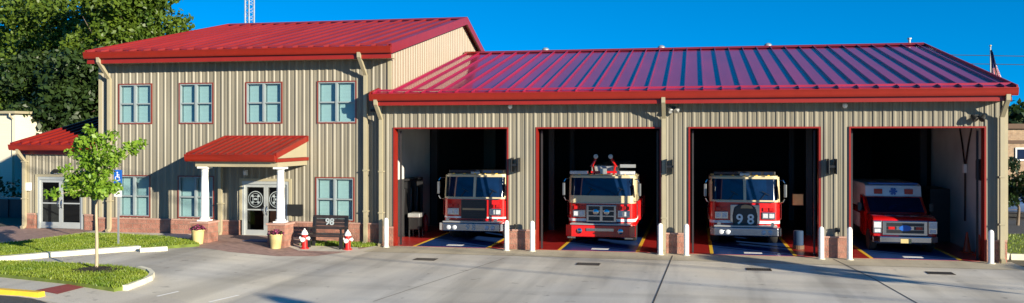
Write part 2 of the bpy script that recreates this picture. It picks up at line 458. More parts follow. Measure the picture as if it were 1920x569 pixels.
# walks and lawns on the left
sheet('brick_walk', PAVER, [gp(*p) for p in [(335, 457), (372, 465), (430, 473), (520, 481), (590, 481), (650, 473), (700, 462), (690, 455), (540, 447), (430, 440), (372, 438)]], .004)
sheet('side_walk', PAVER, [gp(*p) for p in [(-40, 456), (40, 452), (110, 443), (176, 433), (60, 422), (-40, 428)]], .005)
sheet('bench_pad', WALKC, [gp(*p) for p in [(538, 462), (560, 471), (676, 473), (668, 461)]], .008)
LZ = .10
lawnA = [gp(u, v, LZ) for u, v in [(-60, 461), (30, 454), (110, 444), (160, 437.5), (220, 439), (300, 443), (350, 449), (374, 457), (330, 460), (300, 462), (200, 468), (100, 475), (-60, 487)]]
islB = [gp(u, v, LZ) for u, v in [(-60, 491), (0, 491), (100, 494), (200, 499), (255, 505), (274, 511), (278, 517), (268, 525), (240, 535), (214, 541), (150, 531), (70, 521), (0, 514), (-60, 508)]]
sheet('lawn', LAWN, lawnA, LZ, thick=.12)
sheet('lawn', LAWN, islB, LZ, thick=.12)
bench_lawn = [gp(u, v, .02) for u, v in [(562, 460), (585, 453), (690, 456), (712, 460), (680, 464), (640, 462)]]
sheet('lawn', LAWN, bench_lawn, .02)
lawnC = [(10.3, 1.2), (26, 1.2), (26, 8), (10.3, 8)]
sheet('lawn', LAWN, lawnC, .06, thick=.1)

def kerb(name, path, wd, h, mat, closed=False):
    p = [Vector(q) for q in path]; L = []; Rr = []
    for i in range(len(p)):
        t = (p[min(i + 1, len(p) - 1)] - p[max(i - 1, 0)]).normalized(); n = Vector((-t.y, t.x)) * wd / 2
        L.append(p[i] + n); Rr.append(p[i] - n)
    mb = MB(); k = len(p); vs = []
    for i in range(k):
        z = gz(p[i].x)
        inn = (Rr[i] - L[i]) * .12
        vs += [(L[i].x, L[i].y, z - .05), (L[i].x + inn.x, L[i].y + inn.y, z + h), (Rr[i].x - inn.x, Rr[i].y - inn.y, z + h), (Rr[i].x, Rr[i].y, z - .05)]
    fs = [(0, 1, 2, 3), tuple(4 * (k - 1) + j for j in (3, 2, 1, 0))]
    for i in range(k - 1):
        for j in range(4): fs.append((4 * i + j, 4 * i + (j + 1) % 4, 4 * i + 4 + (j + 1) % 4, 4 * i + 4 + j))
    mb.add(vs, fs)
    return tag(mb.build(name, mat), kind='structure')
kerb('kerb', [gp(u, v) for u, v in [(-60, 495), (100, 481), (200, 473.5), (262, 469)]], .42, .14, KERB)
kerb('kerb', [gp(u, v) for u, v in [(262, 473), (290, 471.3), (313, 469.8)]], .24, .13, KERB)
kerb('kerb', [gp(u, v) for u, v in [(262, 508), (279, 513), (285, 519), (281, 526), (268, 532), (250, 539), (234, 545)]], .16, .13, KERB)
sheet('sidewalk', WALKC, [gp(u, v) for u, v in [(-80, 512), (0, 517), (70, 525), (150, 535), (216, 546), (236, 548), (330, 562), (380, 576), (150, 576), (0, 555), (-80, 546)]], .012)
sheet('tactile_pad', PADRED, [gp(u, v) for u, v in [(66, 546), (128, 534), (166, 538), (108, 553)]], .018)
kerb('painted_kerb', [gp(u, v) for u, v in [(-80, 548), (0, 552), (78, 558)]], .25, .13, YELLOW)
sheet('street_corner', ASPHALT, [gp(u, v) for u, v in [(-120, 550), (0, 556), (60, 561), (110, 575), (110, 640), (-200, 640)]], .016)
kerb('kerb', [(10.15, 1.0), (10.15, 6), (10.15, 14)], .2, .14, KERB)
kerb('kerb', [(10.2, 1.05), (16, 1.05), (26, 1.05)], .2, .14, KERB)

# grass blades (one stuff object per lawn patch)
def inside(p, poly):
    x, y = p; c = False; n = len(poly)
    for i in range(n):
        x1, y1 = poly[i]; x2, y2 = poly[(i + 1) % n]
        if (y1 > y) != (y2 > y) and x < (x2 - x1) * (y - y1) / (y2 - y1) + x1: c = not c
    return c
def grass(poly, n, dz, h=.07, label=''):
    xs = [p[0] for p in poly]; ys = [p[1] for p in poly]; mb = MB()
    while n > 0:
        x, y = rng.uniform(min(xs), max(xs)), rng.uniform(min(ys), max(ys))
        if not inside((x, y), poly): continue
        n -= 1; z = gz(x) + dz - .01; a = rng.uniform(0, 6.283); b = rng.uniform(.012, .026); hh = h * rng.uniform(.5, 1.3)
        dx, dy = math.cos(a) * b, math.sin(a) * b; lx, ly = rng.uniform(-.04, .04), rng.uniform(-.04, .04)
        mb.add([(x - dx, y - dy, z), (x + dx, y + dy, z), (x + lx, y + ly, z + hh)], [(0, 1, 2)])
    o = mb.build('grass', GRASS, fix=False)
    return tag(o, label, 'grass', kind='stuff')
grass(lawnA, 26000, LZ, .06, 'mown grass of the long lawn before the office wall')
grass(islB, 20000, LZ, .08, 'bright grass of the kerbed island around the young tree')
grass(bench_lawn, 2500, .02, .08, 'small patch of grass behind the black bench')
grass(lawnC, 9000, .06, .08, 'strip of grass right of the last garage bay')

# mulch ring
tx, ty = gp(181, 508, LZ)
mb = MB(); ring = []
for i in range(26):
    a = 2 * math.pi * i / 26; r_ = .62 + rng.uniform(-.07, .07); ring.append((tx + .05 + r_ * 1.1 * math.cos(a), ty - .1 + r_ * math.sin(a)))
zt = gz(tx) + LZ
mb.add([(tx, ty, zt + .10)] + [(x * .5 + tx * .5, y * .5 + ty * .5, zt + .07 + rng.uniform(-.02, .02)) for x, y in ring] + [(x, y, zt + .0) for x, y in ring],
       [(0, 1 + i, 1 + (i + 1) % 26) for i in range(26)] + [(1 + i, 27 + i, 27 + (i + 1) % 26, 1 + (i + 1) % 26) for i in range(26)])
for i in range(500):
    a = rng.uniform(0, 6.28); q = .66 * math.sqrt(rng.random()); x, y = tx + .05 + 1.1 * q * math.cos(a), ty - .1 + q * math.sin(a)
    z = zt + .10 - .1 * (q / .66) + .01; s_ = rng.uniform(.015, .04)
    mb.add([(x - s_, y, z), (x + s_, y + .01, z + rng.uniform(0, .05)), (x, y + s_, z + rng.uniform(0, .05))], [(0, 1, 2)])
tag(mb.build('mulch', MULCH, fix=False), 'ring of dark mulch around the young tree', 'mulch', kind='stuff')

# ------------------------------------------------------------------ the fire station
FS = thing('fire_station', 'tan ribbed metal fire station with red roofs, two-storey office and four open garage bays', 'building')
GL, GR = px(712, 0) , 9.74
DOORS = [(px(741, 0), px(951, 0)), (px(1008, 0), px(1237, 0)), (px(1294, 0), px(1535, 0)), (px(1595, 0), px(1845, 0))]
DZ = 4.27
holes = [(a - .05, b + .05, -1, DZ + .05) for a, b in DOORS]
mb = MB(); siding(mb, GL, GR, .70, 5.16, 0.0, holes)
mb.build('garage_wall', SIDING, FS, fix=False)
# wainscot blocks, jamb trims, inner liner
edges = [GL] + [e for d in DOORS for e in d] + [GR]
mb = MB(); cap = MB(); lin = MB()
for i in range(0, len(edges), 2):
    a, b = edges[i] + (.056 if i else 0), edges[i + 1] - (.056 if i + 2 < len(edges) else 0)
    MB().box(a, b, -.09, .12, -.05, .66).build('garage_wainscot', BLOCK, FS); MB().box(a, b, -.115, .12, .662, .71).build('wainscot_cap', BLOCKCAP, FS)
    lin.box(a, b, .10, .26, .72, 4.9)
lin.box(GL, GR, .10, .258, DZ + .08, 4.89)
lin.build('garage_liner', BAYSHADE, FS)
for a, b in DOORS:
    t = MB(); t.box(a - .055, a, -.05, .30, -.03, DZ + .055); t.box(b, b + .055, -.05, .30, -.03, DZ + .055); t.box(a, b, -.05, .30, DZ, DZ + .055)
    fr = t.build('bay_door_frame', REDTRIM, FS)
    tr = MB()
    for x in (a + .06, b - .12):
        tr.box(x, x + .06, .34, .40, 0, 4.2)
    for k in range(5): tr.box(a + .12, b - .12, .8 + k * .55, 1.32 + k * .55, 4.52, 4.57)
    tr.build('raised_door', STEEL, fr)
# corner trims
t = MB(); t.box(GL - .02, GL + .10, -.05, .0, .71, 5.2); t.build('corner_trim', CREAM, FS)
t = MB(); t.box(GR - .12, GR + .04, -.05, .10, .71, 5.2); t.build('corner_trim', CREAM, FS)
# jamb pale trims beside the red frames
# interior shell
YI = 20.0
o = MB().box(-11.55, GR, .02, YI, -.06, .008).build('garage_floor', REDFLOOR, FS)
o2 = MB()
for (a, b) in DOORS:
    c = (a + b) / 2
    MB().box(c - 1.3, c + 1.3, .05, YI - .2, .005, .012).build('blue_lane', BLUEFLOOR, o)
    yl = MB()
    yl.box(c - 1.42, c - 1.30, .06, YI - .3, .005, .012); yl.box(c + 1.30, c + 1.42, .06, YI - .3, .005, .012)
    yl.build('yellow_line', YELLOW, o)
    MB().box(c - .28, c + .32, .42, .72, .009, .016).build('white_patch', WHITE, o)
MB().box(-11.62, -11.55, .26, 7.2, 0, 4.9).build('bay_side_wall', INWALL, FS)
MB().box(GR - .25, GR - .18, .26, 8.0, 0, 4.9).build('bay_side_wall', INWALL, FS)
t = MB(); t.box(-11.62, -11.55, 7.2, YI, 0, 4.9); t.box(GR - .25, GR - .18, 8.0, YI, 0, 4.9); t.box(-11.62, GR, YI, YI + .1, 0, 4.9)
t.build('rear_wall', BAYSHADE, FS)  # side walls continue deeper in the colour darkened for shade
MB().box(-11.62, GR, .02, YI + .1, 4.905, 5.0).build('bay_ceiling', BAYSHADE, FS)
for a, b in zip(DOORS, DOORS[1:]):
    c = (a[1] + b[0]) / 2
    for y in (6.5, 13): MB().box(c - .12, c + .12, y, y + .25, 0, 4.9).build('column', STEEL, FS)
MB().box(GR - .75, GR - .5, 7.6, 7.85, 0, 4.9).build('column', STEEL, FS)
MB().box(-11.5, -11.2, 7.2, 7.5, 0, 4.9).build('column', STEEL, FS)
# outer side and back walls of the garage
t = MB(); siding(t, .1, 21, 0, 5.3, GR, axis='y', out=1, ztop=lambda y: 5.45 + .22 * (y + .5) if y < 10.5 else 5.45 + .22 * (21.5 - y)); t.build('garage_side_wall', SIDING, FS, fix=False)
MB().box(-11.6, GR, 21, 21.1, 0, 5.4).build('garage_back_wall', SIDING, FS)
# garage roof
GE, GRD = (-.70, 5.51), (10.5, 7.98)
RX0, RX1 = px(693, -.8), px(1908, -.8)
grf = roof_slope(RX0, RX1, GE, GRD, x_first=RX0 + .06).build('garage_roof', ROOF, FS)
roof_slope(-10.8, RX1, (21.5, 5.56), GRD, x_first=RX0 + .06).build('rear_slope', ROOF, grf)
t = MB(); t.prism([(10.22, 7.96), (10.5, 8.08), (10.78, 7.96), (10.5, 8.02)], -10.8, RX1 + .02, 'x'); t.build('ridge_cap', REDTRIM, grf)
t = MB(); sl_ = (GRD[1] - GE[1]) / (GRD[0] - GE[0])
y_ = GE[0] + .42; z_ = GE[1] + .42 * sl_
t.box(RX0, RX1, y_, y_ + .03, z_ + .02, z_ + .095); t.build('snow_guard', ROOF, grf)
gutter(RX0 - .02, RX1 + .03, -.66, -.82, 5.27, 5.52).build('gutter', REDTRIM, FS, smooth=True)
t = MB(); t.box(RX0 + .05, RX1 - .12, -.68, -.64, 5.10, 5.21); t.box(RX0 + .05, RX1 - .12, -.66, -.60, 5.212, 5.30); t.build('fascia', REDTRIM, FS)
for xx in (RX0 - .04, RX1):
    t = MB(); t.hexa([(xx, -.7, 5.38), (xx + .05, -.7, 5.38), (xx + .05, 10.5, 7.84), (xx, 10.5, 7.84), (xx, -.7, 5.60), (xx + .05, -.7, 5.60), (xx + .05, 10.5, 8.06), (xx, 10.5, 8.06)])
    t.build('rake_trim', REDTRIM, FS)
t = MB(); t.box(RX0 + .05, RX1 - .15, -.638, .1, 5.13, 5.16); t.build('soffit', CREAM, FS)
def roof_vent(x, y, z, s=1.0):
    t = MB(); t.lathe([(.0, 0), (.10 * s, 0), (.10 * s, .14), (.17 * s, .16), (.19 * s, .24), (.19 * s, .32), (.14 * s, .40), (.06 * s, .44), (0, .44)], (x, y, z), 14)
    t.build('roof_vent', GALV, FS, smooth=True)
for u in (1023, 1240, 1440): roof_vent(px(u, 11.2), 11.2, 7.82, 1.0)
t = MB(); xv = px(1800, 6.2); t.lathe([(0, 0), (.05, 0), (.05, .35), (.09, .36), (.09, .42), (0, .43)], (9.3, 10.8, 7.9), 10); t.build('roof_vent', GALV, FS)

# --- office block
OX0, OX1, OY = -22.95, -10.88, .15
UP = [(225, 284), (338, 399), (463, 528), (597, 667)]
LOW = [(225, 281), (336, 379), (594, 663)]
wins = []
for a, b in UP: wins.append((px(a, OY), px(b, OY), 4.52, 6.02))
c_ = px(361, OY)
for a, b in LOW:
    x0, x1 = px(a, OY), px(b, OY)
    if b == 379: x1 = x0 + 1.46
    wins.append((x0, x1, .88, 2.44))
DX0, DX1, DT = px(455, OY), px(455, OY) + 1.92, 2.30
t = MB(); siding(t, OX0, OX1, .80, 6.86, OY, [(a + .02, b - .02, c + .02, d - .02) for a, b, c, d in wins] + [(DX0 + .02, DX1 - .02, -1, DT - .02)])
t.build('office_wall', SIDING, FS, fix=False)
t = MB(); cap = MB()
for a, b in ((OX0, DX0 - .12), (DX1 + .12, GL)):
    MB().box(a, b, OY - .10, OY + .1, -.05, .76).build('office_wainscot', BLOCK, FS); MB().box(a, b, OY - .125, OY + .1, .762, .81).build('wainscot_cap', BLOCKCAP, FS)
for a in (OX0 - .03, OX1 - .10):
    MB().box(a, a + .13, OY - .06, OY + .05, .815 if a < -20 else 5.2, 7.0).build('corner_trim', CREAM, FS)
osl = (9.6 - 7.27) / (10.1 + .45)
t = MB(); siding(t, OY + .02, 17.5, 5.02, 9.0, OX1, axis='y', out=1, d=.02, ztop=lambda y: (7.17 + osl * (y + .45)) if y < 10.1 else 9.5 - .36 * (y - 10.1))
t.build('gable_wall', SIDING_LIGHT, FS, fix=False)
t = MB(); siding(t, OY + .02, 17.5, 0, 9.0, OX0, axis='y', out=-1, ztop=lambda y: (7.17 + osl * (y + .45)) if y < 10.1 else 9.5 - .36 * (y - 10.1))
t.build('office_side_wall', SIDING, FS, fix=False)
MB().box(OX0, OX1, 17.5, 17.6, 0, 6.85).build('office_back_wall', SIDING, FS)
# windows
def window(a, b, c, d):
    y = OY; t = MB(); k = .042
    t.box(a - k, a, y - .045, y + .10, c - k, d + k); t.box(b, b + k, y - .045, y + .10, c - k, d + k)
    t.box(a, b, y - .045, y + .10, d, d + k); t.box(a, b, y - .045, y + .10, c - k, c)
    win = t.build('window', WINTRIM, FS)
    f = MB(); w_ = .04; mx, mz = (a + b) / 2, (c + d) / 2; y0, y1 = y - .03, y + .10
    f.box(a, a + w_, y0, y1, c, d); f.box(b - w_, b, y0, y1, c, d); f.box(a + w_, b - w_, y0, y1, d - w_, d); f.box(a + w_, b - w_, y0, y1, c, c + w_)
    f.box(mx - .04, mx + .04, y0 - .03, y1, c + w_, d - w_); f.box(a + w_, mx - .06, y0 + .005, y1, mz - .028, mz + .028); f.box(mx + .04, b - w_, y0 + .005, y1, mz - .024, mz + .024)
    f.build('frame', SASH, win)
    MB().quad((a + .04, y + .05, c + .03), (b - .04, y + .05, c + .03), (b - .04, y + .05, d - .03), (a + .04, y + .05, d - .03)).build('pane', GLASS, win, fix=False)
    bl = MB(); z = c + .03
    while z < d - .02:
        for xa, xb in ((a + .07, mx - .07), (mx + .07, b - .07)):
            bl.quad((xa, y + .108, z), (xb, y + .108, z), (xb, y + .120, z + .052), (xa, y + .120, z + .052))
        z += .05
    bl.build('blind', BLIND, win, fix=False)
    MB().box(a, b, y + .15, y + .17, c, d).build('shade', BLIND, win)
for wv in wins: window(*wv)
# office roof
OE, ORD = (-.64, 7.22), (10.1, 9.6)
ORX0, ORX1 = -23.0, px(730, -.75)
orf = roof_slope(ORX0, ORX1, OE, ORD, pitch=.61, x_first=ORX0 + .05).build('office_roof', ROOFC, FS)
roof_slope(ORX0, ORX1, (18.1, 6.72), ORD, x_first=ORX0 + .05).build('rear_slope', ROOFC, orf)
t = MB(); t.prism([(9.82, 9.58), (10.1, 9.70), (10.38, 9.56), (10.1, 9.64)], ORX0 - .02, ORX1 + .02, 'x'); t.build('ridge_cap', REDTRIM, orf)
y_ = OE[0] + .42; z_ = OE[1] + .42 * osl
t = MB(); t.box(ORX0, ORX1, y_, y_ + .03, z_ + .02, z_ + .09); t.build('snow_guard', ROOFC, orf)
gutter(ORX0 - .02, ORX1 + .04, -.60, -.76, 6.99, 7.24).build('gutter', REDTRIM, FS, smooth=True)
t = MB(); t.box(ORX0 + .05, ORX1 + .02, -.62, -.58, 6.80, 6.91); t.box(ORX0 + .05, ORX1, -.60, -.54, 6.912, 7.02); t.build('fascia', REDTRIM, FS)
MB().box(ORX0 + .1, ORX1 - .05, -.578, .14, 6.83, 6.86).build('soffit', CREAM, FS)
for xx in (ORX0 - .04, ORX1):
    t = MB(); t.hexa([(xx, -.64, 6.97), (xx + .05, -.64, 6.97), (xx + .05, 10.1, 9.34), (xx, 10.1, 9.34), (xx, -.64, 7.32), (xx + .05, -.64, 7.32), (xx + .05, 10.1, 9.70), (xx, 10.1, 9.70)])
    t.hexa([(xx, 10.1, 9.34), (xx + .05, 10.1, 9.34), (xx + .05, 18.1, 6.44), (xx, 18.1, 6.44), (xx, 10.1, 9.70), (xx + .05, 10.1, 9.70), (xx + .05, 18.1, 6.80), (xx, 18.1, 6.80)])
    t.build('rake_trim', REDTRIM, FS)

# --- left wing
WX0, WX1, WY = px(52, .6), OX0 - .02, .6
WDX0, WDX1, WDT = px(72, WY), px(157, WY), 2.36
t = MB(); siding(t, WX0, WX1, .80, 3.6, WY, [(WDX0 + .02, WDX1 - .02, -1, WDT - .02)]); t.build('wing_wall', SIDING, FS, fix=False)
t = MB(); cap = MB()
for a, b in ((WX0, WDX0 - .1), (WDX1 + .1, WX1)):
    MB().box(a, b, WY - .10, WY + .1, .1, .82).build('wing_wainscot', BLOCK, FS); MB().box(a, b, WY - .125, WY + .1, .822, .87).build('wainscot_cap', BLOCKCAP, FS)
MB().box(WX0 - .04, WX0 + .10, WY - .06, WY + .05, .875, 3.4).build('corner_trim', CREAM, FS)
MB().box(WX0, WX0 + .1, WY + .06, 9, 0, 3.6).build('wing_side_wall', SIDING, FS)
WE, WR_ = (.10, 3.66), (6.5, 5.07)
WRX0, WRX1 = -27.0, OX0 - .06
wrf = roof_slope(WRX0, WRX1, WE, WR_, pitch=.45, x_first=WRX0 + .04).build('wing_roof', ROOFB, FS)
roof_slope(WRX0, WRX1, (12.9, 3.66), WR_, pitch=.45, x_first=WRX0 + .04).build('rear_slope', ROOFB, wrf)
gutter(WRX0 - .02, WRX1, .13, -.02, 3.44, 3.67).build('gutter', REDTRIM, FS, smooth=True)
t = MB(); t.box(WRX0 + .05, WRX1, .40, .44, 3.28, 3.42); t.box(WRX0 + .05, WRX1, .15, .40, 3.42, 3.45); t.build('fascia', REDTRIM, FS)
t = MB(); xx = WRX0 - .04
t.hexa([(xx, .1, 3.46), (xx + .05, .1, 3.46), (xx + .05, 6.5, 4.87), (xx, 6.5, 4.87), (xx, .1, 3.74), (xx + .05, .1, 3.74), (xx + .05, 6.5, 5.15), (xx, 6.5, 5.15)]); t.build('rake_trim', REDTRIM, FS)
y_ = .5; z_ = 3.66 + .4 * .22
MB().box(WRX0, WRX1, y_, y_ + .03, z_ + .02, z_ + .09).build('snow_guard', ROOFB, wrf)

# --- glazed double doors
def emblem(cx, cz, y, r, parent):
    t = MB(); N = 28
    for i in range(N):
        a0, a1 = 2 * math.pi * i / N, 2 * math.pi * (i + 1) / N
        for r0, r1 in ((r * .92, r), (r * .36, r * .42), (r * .70, r * .74)):
            t.add([(cx + q * math.cos(a), yy, cz + q * math.sin(a)) for yy in (y, y - .004) for q, a in ((r0, a0), (r1, a0), (r1, a1), (r0, a1))],
                  [(0, 1, 2, 3), (7, 6, 5, 4), (0, 3, 7, 4), (1, 5, 6, 2)])
    for k in range(4):                      # flared cross arms
        a = k * math.pi / 2 + math.pi / 4
        pts = []
        for rr, da in ((.42, -.16), (.64, -.30), (.67, -.15), (.67, .15), (.64, .30), (.42, .16)):
            pts.append((cx + r * rr * math.cos(a + da), cz + r * rr * math.sin(a + da)))
        t.prism(pts, y - .004, y, 'y')
    t.box(cx - r * .26, cx + r * .26, y - .004, y, cz - r * .10, cz + r * .12)
    t.build('emblem', DECAL, parent)
def glazed_door(a, b, z0, z1, y, emb):
    t = MB(); k = .09; m = (a + b) / 2
    t.box(a, a + k, y - .05, y + .12, z0 - .02, z1); t.box(b - k, b, y - .05, y + .12, z0 - .02, z1); t.box(a + k, b - k, y - .05, y + .12, z1 - .12, z1)
    door = t.build('entrance_door', ALU, FS)
    for xa, xb in ((a + k, m - .004), (m + .004, b - k)):
        f = MB(); s_ = .085
        f.box(xa, xa + s_, y, y + .05, z0 + .01, z1 - .125); f.box(xb - s_, xb, y, y + .05, z0 + .01, z1 - .125)
        f.box(xa + s_, xb - s_, y, y + .05, z1 - .23, z1 - .125); f.box(xa + s_, xb - s_, y, y + .05, z0 + .01, z0 + .26)
        f.box(xa + s_, xb - s_, y + .002, y + .048, z0 + 1.0, z0 + 1.05)
        f.build('leaf_frame', ALU, door)
        MB().quad((xa + s_ - .01, y + .024, z0 + .25), (xb - s_ + .01, y + .024, z0 + .25), (xb - s_ + .01, y + .024, z1 - .22), (xa + s_ - .01, y + .024, z1 - .22)).build('pane', DOORGLASS, door, fix=False)
        if emb: emblem((xa + xb) / 2, z0 + 1.42, y + .018, .31, door)
    h = MB()
    for sx in (-1, 1): h.tube([(m + sx * .06, y, z0 + .82), (m + sx * .07, y - .06, z0 + .88), (m + sx * .09, y - .08, z0 + 1.0), (m + sx * .07, y - .06, z0 + 1.12), (m + sx * .06, y, z0 + 1.18)], .016, 8)
    h.build('handle', CHROME, door)
    return door
glazed_door(DX0, DX1, .19, DT, OY, True)
glazed_door(WDX0, WDX1, .26, WDT, WY, False)
t = MB(); t.box(DX0 - .1, DX0, OY - .07, OY + .05, .82, DT + .1); t.box(DX1, DX1 + .1, OY - .07, OY + .05, .82, DT + .1); t.box(DX0, DX1, OY - .07, OY + .05, DT, DT + .1)
t.build('door_trim', CREAM, FS)
t = MB(); t.box(WDX0 - .1, WDX0, WY - .07, WY + .05, .88, WDT + .1); t.box(WDX1, WDX1 + .1, WY - .07, WY + .05, .88, WDT + .1); t.box(WDX0, WDX1, WY - .07, WY + .05, WDT, WDT + .1)
t.build('door_trim', CREAM, FS)
# lobby shells behind the glazed doors and behind the windows
for (a, b, y, zt_) in ((DX0 - .6, DX1 + .6, OY, 2.7), (WDX0 - .3, WDX1 + .6, WY, 2.7)):
    t = MB(); t.quad((a, y + 3, .1), (b, y + 3, .1), (b, y + 3, zt_), (a, y + 3, zt_)); t.quad((a, y + .2, .1), (a, y + 3, .1), (a, y + 3, zt_), (a, y + .2, zt_))
    t.quad((b, y + .2, .1), (b, y + 3, .1), (b, y + 3, zt_), (b, y + .2, zt_)); t.quad((a, y + .2, .2), (b, y + .2, .2), (b, y + 3, .2), (a, y + 3, .2)); t.quad((a, y + .2, zt_), (b, y + .2, zt_), (b, y + 3, zt_), (a, y + 3, zt_))
    t.build('lobby', ROOM, FS, fix=False)

# --- entrance canopy
CX0, CX1, CYF, CYB = -17.55, -14.15, -2.45, OY - .02
cw = MB(); csl = (3.96 - 3.36) / (CYB - CYF)
can = roof_slope(CX0, CX1, (CYF, 3.36), (CYB, 3.96), pitch=.30, rh=.05, rw=.03, x_first=CX0 + .03).build('canopy', ROOFB, FS)
gutter(CX0 - .02, CX1 + .02, CYF + .02, CYF - .12, 3.12, 3.37).build('canopy_gutter', REDTRIM, can, smooth=True)
t = MB()
for xx in (CX0 - .03, CX1):
    t.hexa([(xx, CYF, 3.22), (xx + .04, CYF, 3.22), (xx + .04, CYB, 3.82), (xx, CYB, 3.82), (xx, CYF, 3.42), (xx + .04, CYF, 3.42), (xx + .04, CYB, 4.02), (xx, CYB, 4.02)])
    t.box(xx, xx + .045, CYF + .02, CYB, 3.10, 3.22)
t.box(CX0, CX1, CYB - .03, CYB, 3.94, 4.03)
t.build('canopy_trim', REDTRIM, can)
for xx in (CX0 + .02, CX1 - .06):
    t = MB(); t.prism([(CYF + .05, 3.23), (CYB - .03, 3.23), (CYB - .03, 3.88), (CYF + .05, 3.28)], xx, xx + .04, 'x')
    t.build('canopy_gable', CREAM, can)
t = MB(); t.box(CX0 + .03, CX1 - .03, CYF + .03, CYB - .03, 3.10, 3.13); t.box(CX0 + .25, CX1 - .0, CYF + .15, CYF + .45, 2.93, 3.10)
t.box(CX1 - .28, CX1 - .0, CYF + .452, CYB - .03, 2.93, 3.098); t.box(CX0 + .25, CX0 + .53, CYF + .452, CYB - .03, 2.93, 3.098)
t.build('canopy_beam', CREAM, can)
for u, in ((384,), (526,)):
    cy = CYF + .33; cx = px(u, cy); z0 = gz(cx)
    t = MB(); t.box(cx - .33, cx + .33, cy - .33, cy + .33, z0 - .1, .92); t.build('pedestal', BLOCK, FS, bevel=.012)
    MB().box(cx - .37, cx + .37, cy - .37, cy + .37, .922, .99).build('pedestal_cap', BLOCKCAP, FS, bevel=.01)
    t = MB(); t.box(cx - .19, cx + .19, cy - .19, cy + .19, .992, 1.04)
    t.lathe([(.175, 1.04), (.185, 1.06), (.18, 1.09), (.15, 1.11), (.142, 1.13), (.142, 1.6), (.120, 2.74), (.128, 2.75), (.128, 2.78), (.118, 2.79), (.13, 2.83), (.165, 2.86)], (cx, cy, 0), 24)
    t.box(cx - .19, cx + .19, cy - .19, cy + .19, 2.862, 2.928)
    t.build('porch_column', WHITE, FS, smooth=True)
t = MB()
for x in (-16.6, -15.2): t.lathe([(0, 3.098), (.14, 3.098), (.13, 3.04), (.07, 3.0), (0, 3.0)], (x, -1.1, 0), 14)
t.build('canopy_light', WHITE, can)

# --- downspouts
def downspout(x, yt, zt_, yw, z0, shoe=True, wd=.068):
    t = MB(); y = yw - .15
    pth = [(x, yt, zt_), (x, yt, zt_ - .14), (x, y, zt_ - .14 - abs(yt - y) * 1.0), (x, y, z0 + .18)]
    if shoe: pth += [(x, y - .02, z0 + .10), (x, y - .16, z0 + .04)]
    t.tube(pth, wd * 1.3, 4, rot=math.pi / 4)
    for z in (z0 + 1.2, z0 + 2.7): t.box(x - .095, x + .095, y - .09, yw, z, z + .04)
    t.build('downspout', CREAM, FS)
downspout(px(206, .0), -.68, 7.03, OY - .03, .25)
downspout(px(686, .0), -.68, 7.03, OY - .03, .03)
downspout(px(716, -.1), -.74, 5.31, -.03, 0)
downspout(px(1245, -.1), -.74, 5.31, -.03, 0)
downspout(px(1877, -.1), -.74, 5.31, -.03, 0)
downspout(px(47, .45), .06, 3.48, WY - .03, .25)
downspout(px(415, .05), -.1, 3.05, OY - .03, .22)

# ------------------------------------------------------------------ fixtures on the walls
def floodlight(x, z, y, label, s=1.0):
    o = thing('floodlight', label, 'floodlight', (x, y, z), group='twin floodlights under the eaves')
    t = MB(); t.box(-.07, .07, -.05, 0, -.07, .07); t.tube([(0, -.05, 0), (0, -.12, -.03)], .025, 8); t.build('bracket', BRONZE, o)
    for sx in (-1, 1):
        t = MB(); t.lathe([(0, .12), (.05, .11), (.075, .02), (.095, -.10), (.085, -.11), (0, -.09)], (0, 0, 0), 12)
        h = t.build('lamp_head', GALV if s > 1 else BRONZE, o, smooth=True); h.location = (sx * .13, -.18, -.04); h.rotation_euler = (R(-35), sx * R(35), 0)
    return o
floodlight(px(1263, -.04), pz(204, px(1263, 0), 0), -.042, 'twin floodlight beside the middle downspout, between second and third bay', 1.2)
floodlight(px(1831, -.04), pz(219, px(1831, 0), 0), -.042, 'dark twin floodlight above the right end of the fourth bay')
def dome(u, v, label):
    o = thing('security_camera', label, 'security camera', (px(u, 0), -.042, pz(v, px(u, 0), 0)), group='small cameras under the garage eave')
    MB().box(-.06, .06, -.03, 0, -.05, .06).build('mount', WHITE, o, bevel=.005)
    MB().lathe([(0, .03), (.07, .03), (.085, 0), (.075, -.05), (.04, -.09), (0, -.10)], (0, -.11, 0), 14).build('dome', WHITE, o, smooth=True)
dome(958, 200, 'small white dome camera above the pillar between first and second bay')
dome(1583, 198, 'small white dome camera above the pillar between third and fourth bay')
def bracket_light(u, v, label):
    o = thing('signal_bracket', label, 'wall bracket', (px(u, 0), -.04, pz(v, px(u, 0), 0)), group='black H-shaped brackets on the pillars')
    for sx in (-1, 1):
        MB().box(sx * .12 - .016, sx * .12 + .016, -.40, 0, -.25, .25).build('side_plate', BLACK, o, bevel=.005)
    MB().box(-.103, .103, -.36, -.30, -.035, .035).build('crossbar', BLACK, o)
bracket_light(969, 309, 'black H-shaped wall bracket on the pillar between first and second bay')
bracket_light(1257, 312, 'black H-shaped wall bracket on the pillar between second and third bay')
bracket_light(1558, 312, 'black H-shaped wall bracket on the pillar between third and fourth bay')
# hose taps on pillar wainscots
def tap(u, v, label):
    x = px(u, -.1); o = thing('hose_tap', label, 'tap', (x, -.11, pz(v, x, -.1)), group='hose taps on the pillars')
    t = MB(); t.tube([(0, 0, 0), (0, -.10, 0), (0, -.14, -.05), (0, -.14, -.10)], .022, 8); t.box(-.08, .08, -.04, 0, -.06, .08); t.build('spout', BRONZE, o)
    MB().lathe([(0, 0), (.06, 0), (.06, .02), (0, .02)], (0, -.10, .07), 10).build('handle', BRONZE, o)
tap(968, 425, 'dark hose tap on the pillar right of the first bay')
tap(1570, 432, 'dark hose tap on the pillar right of the third bay')
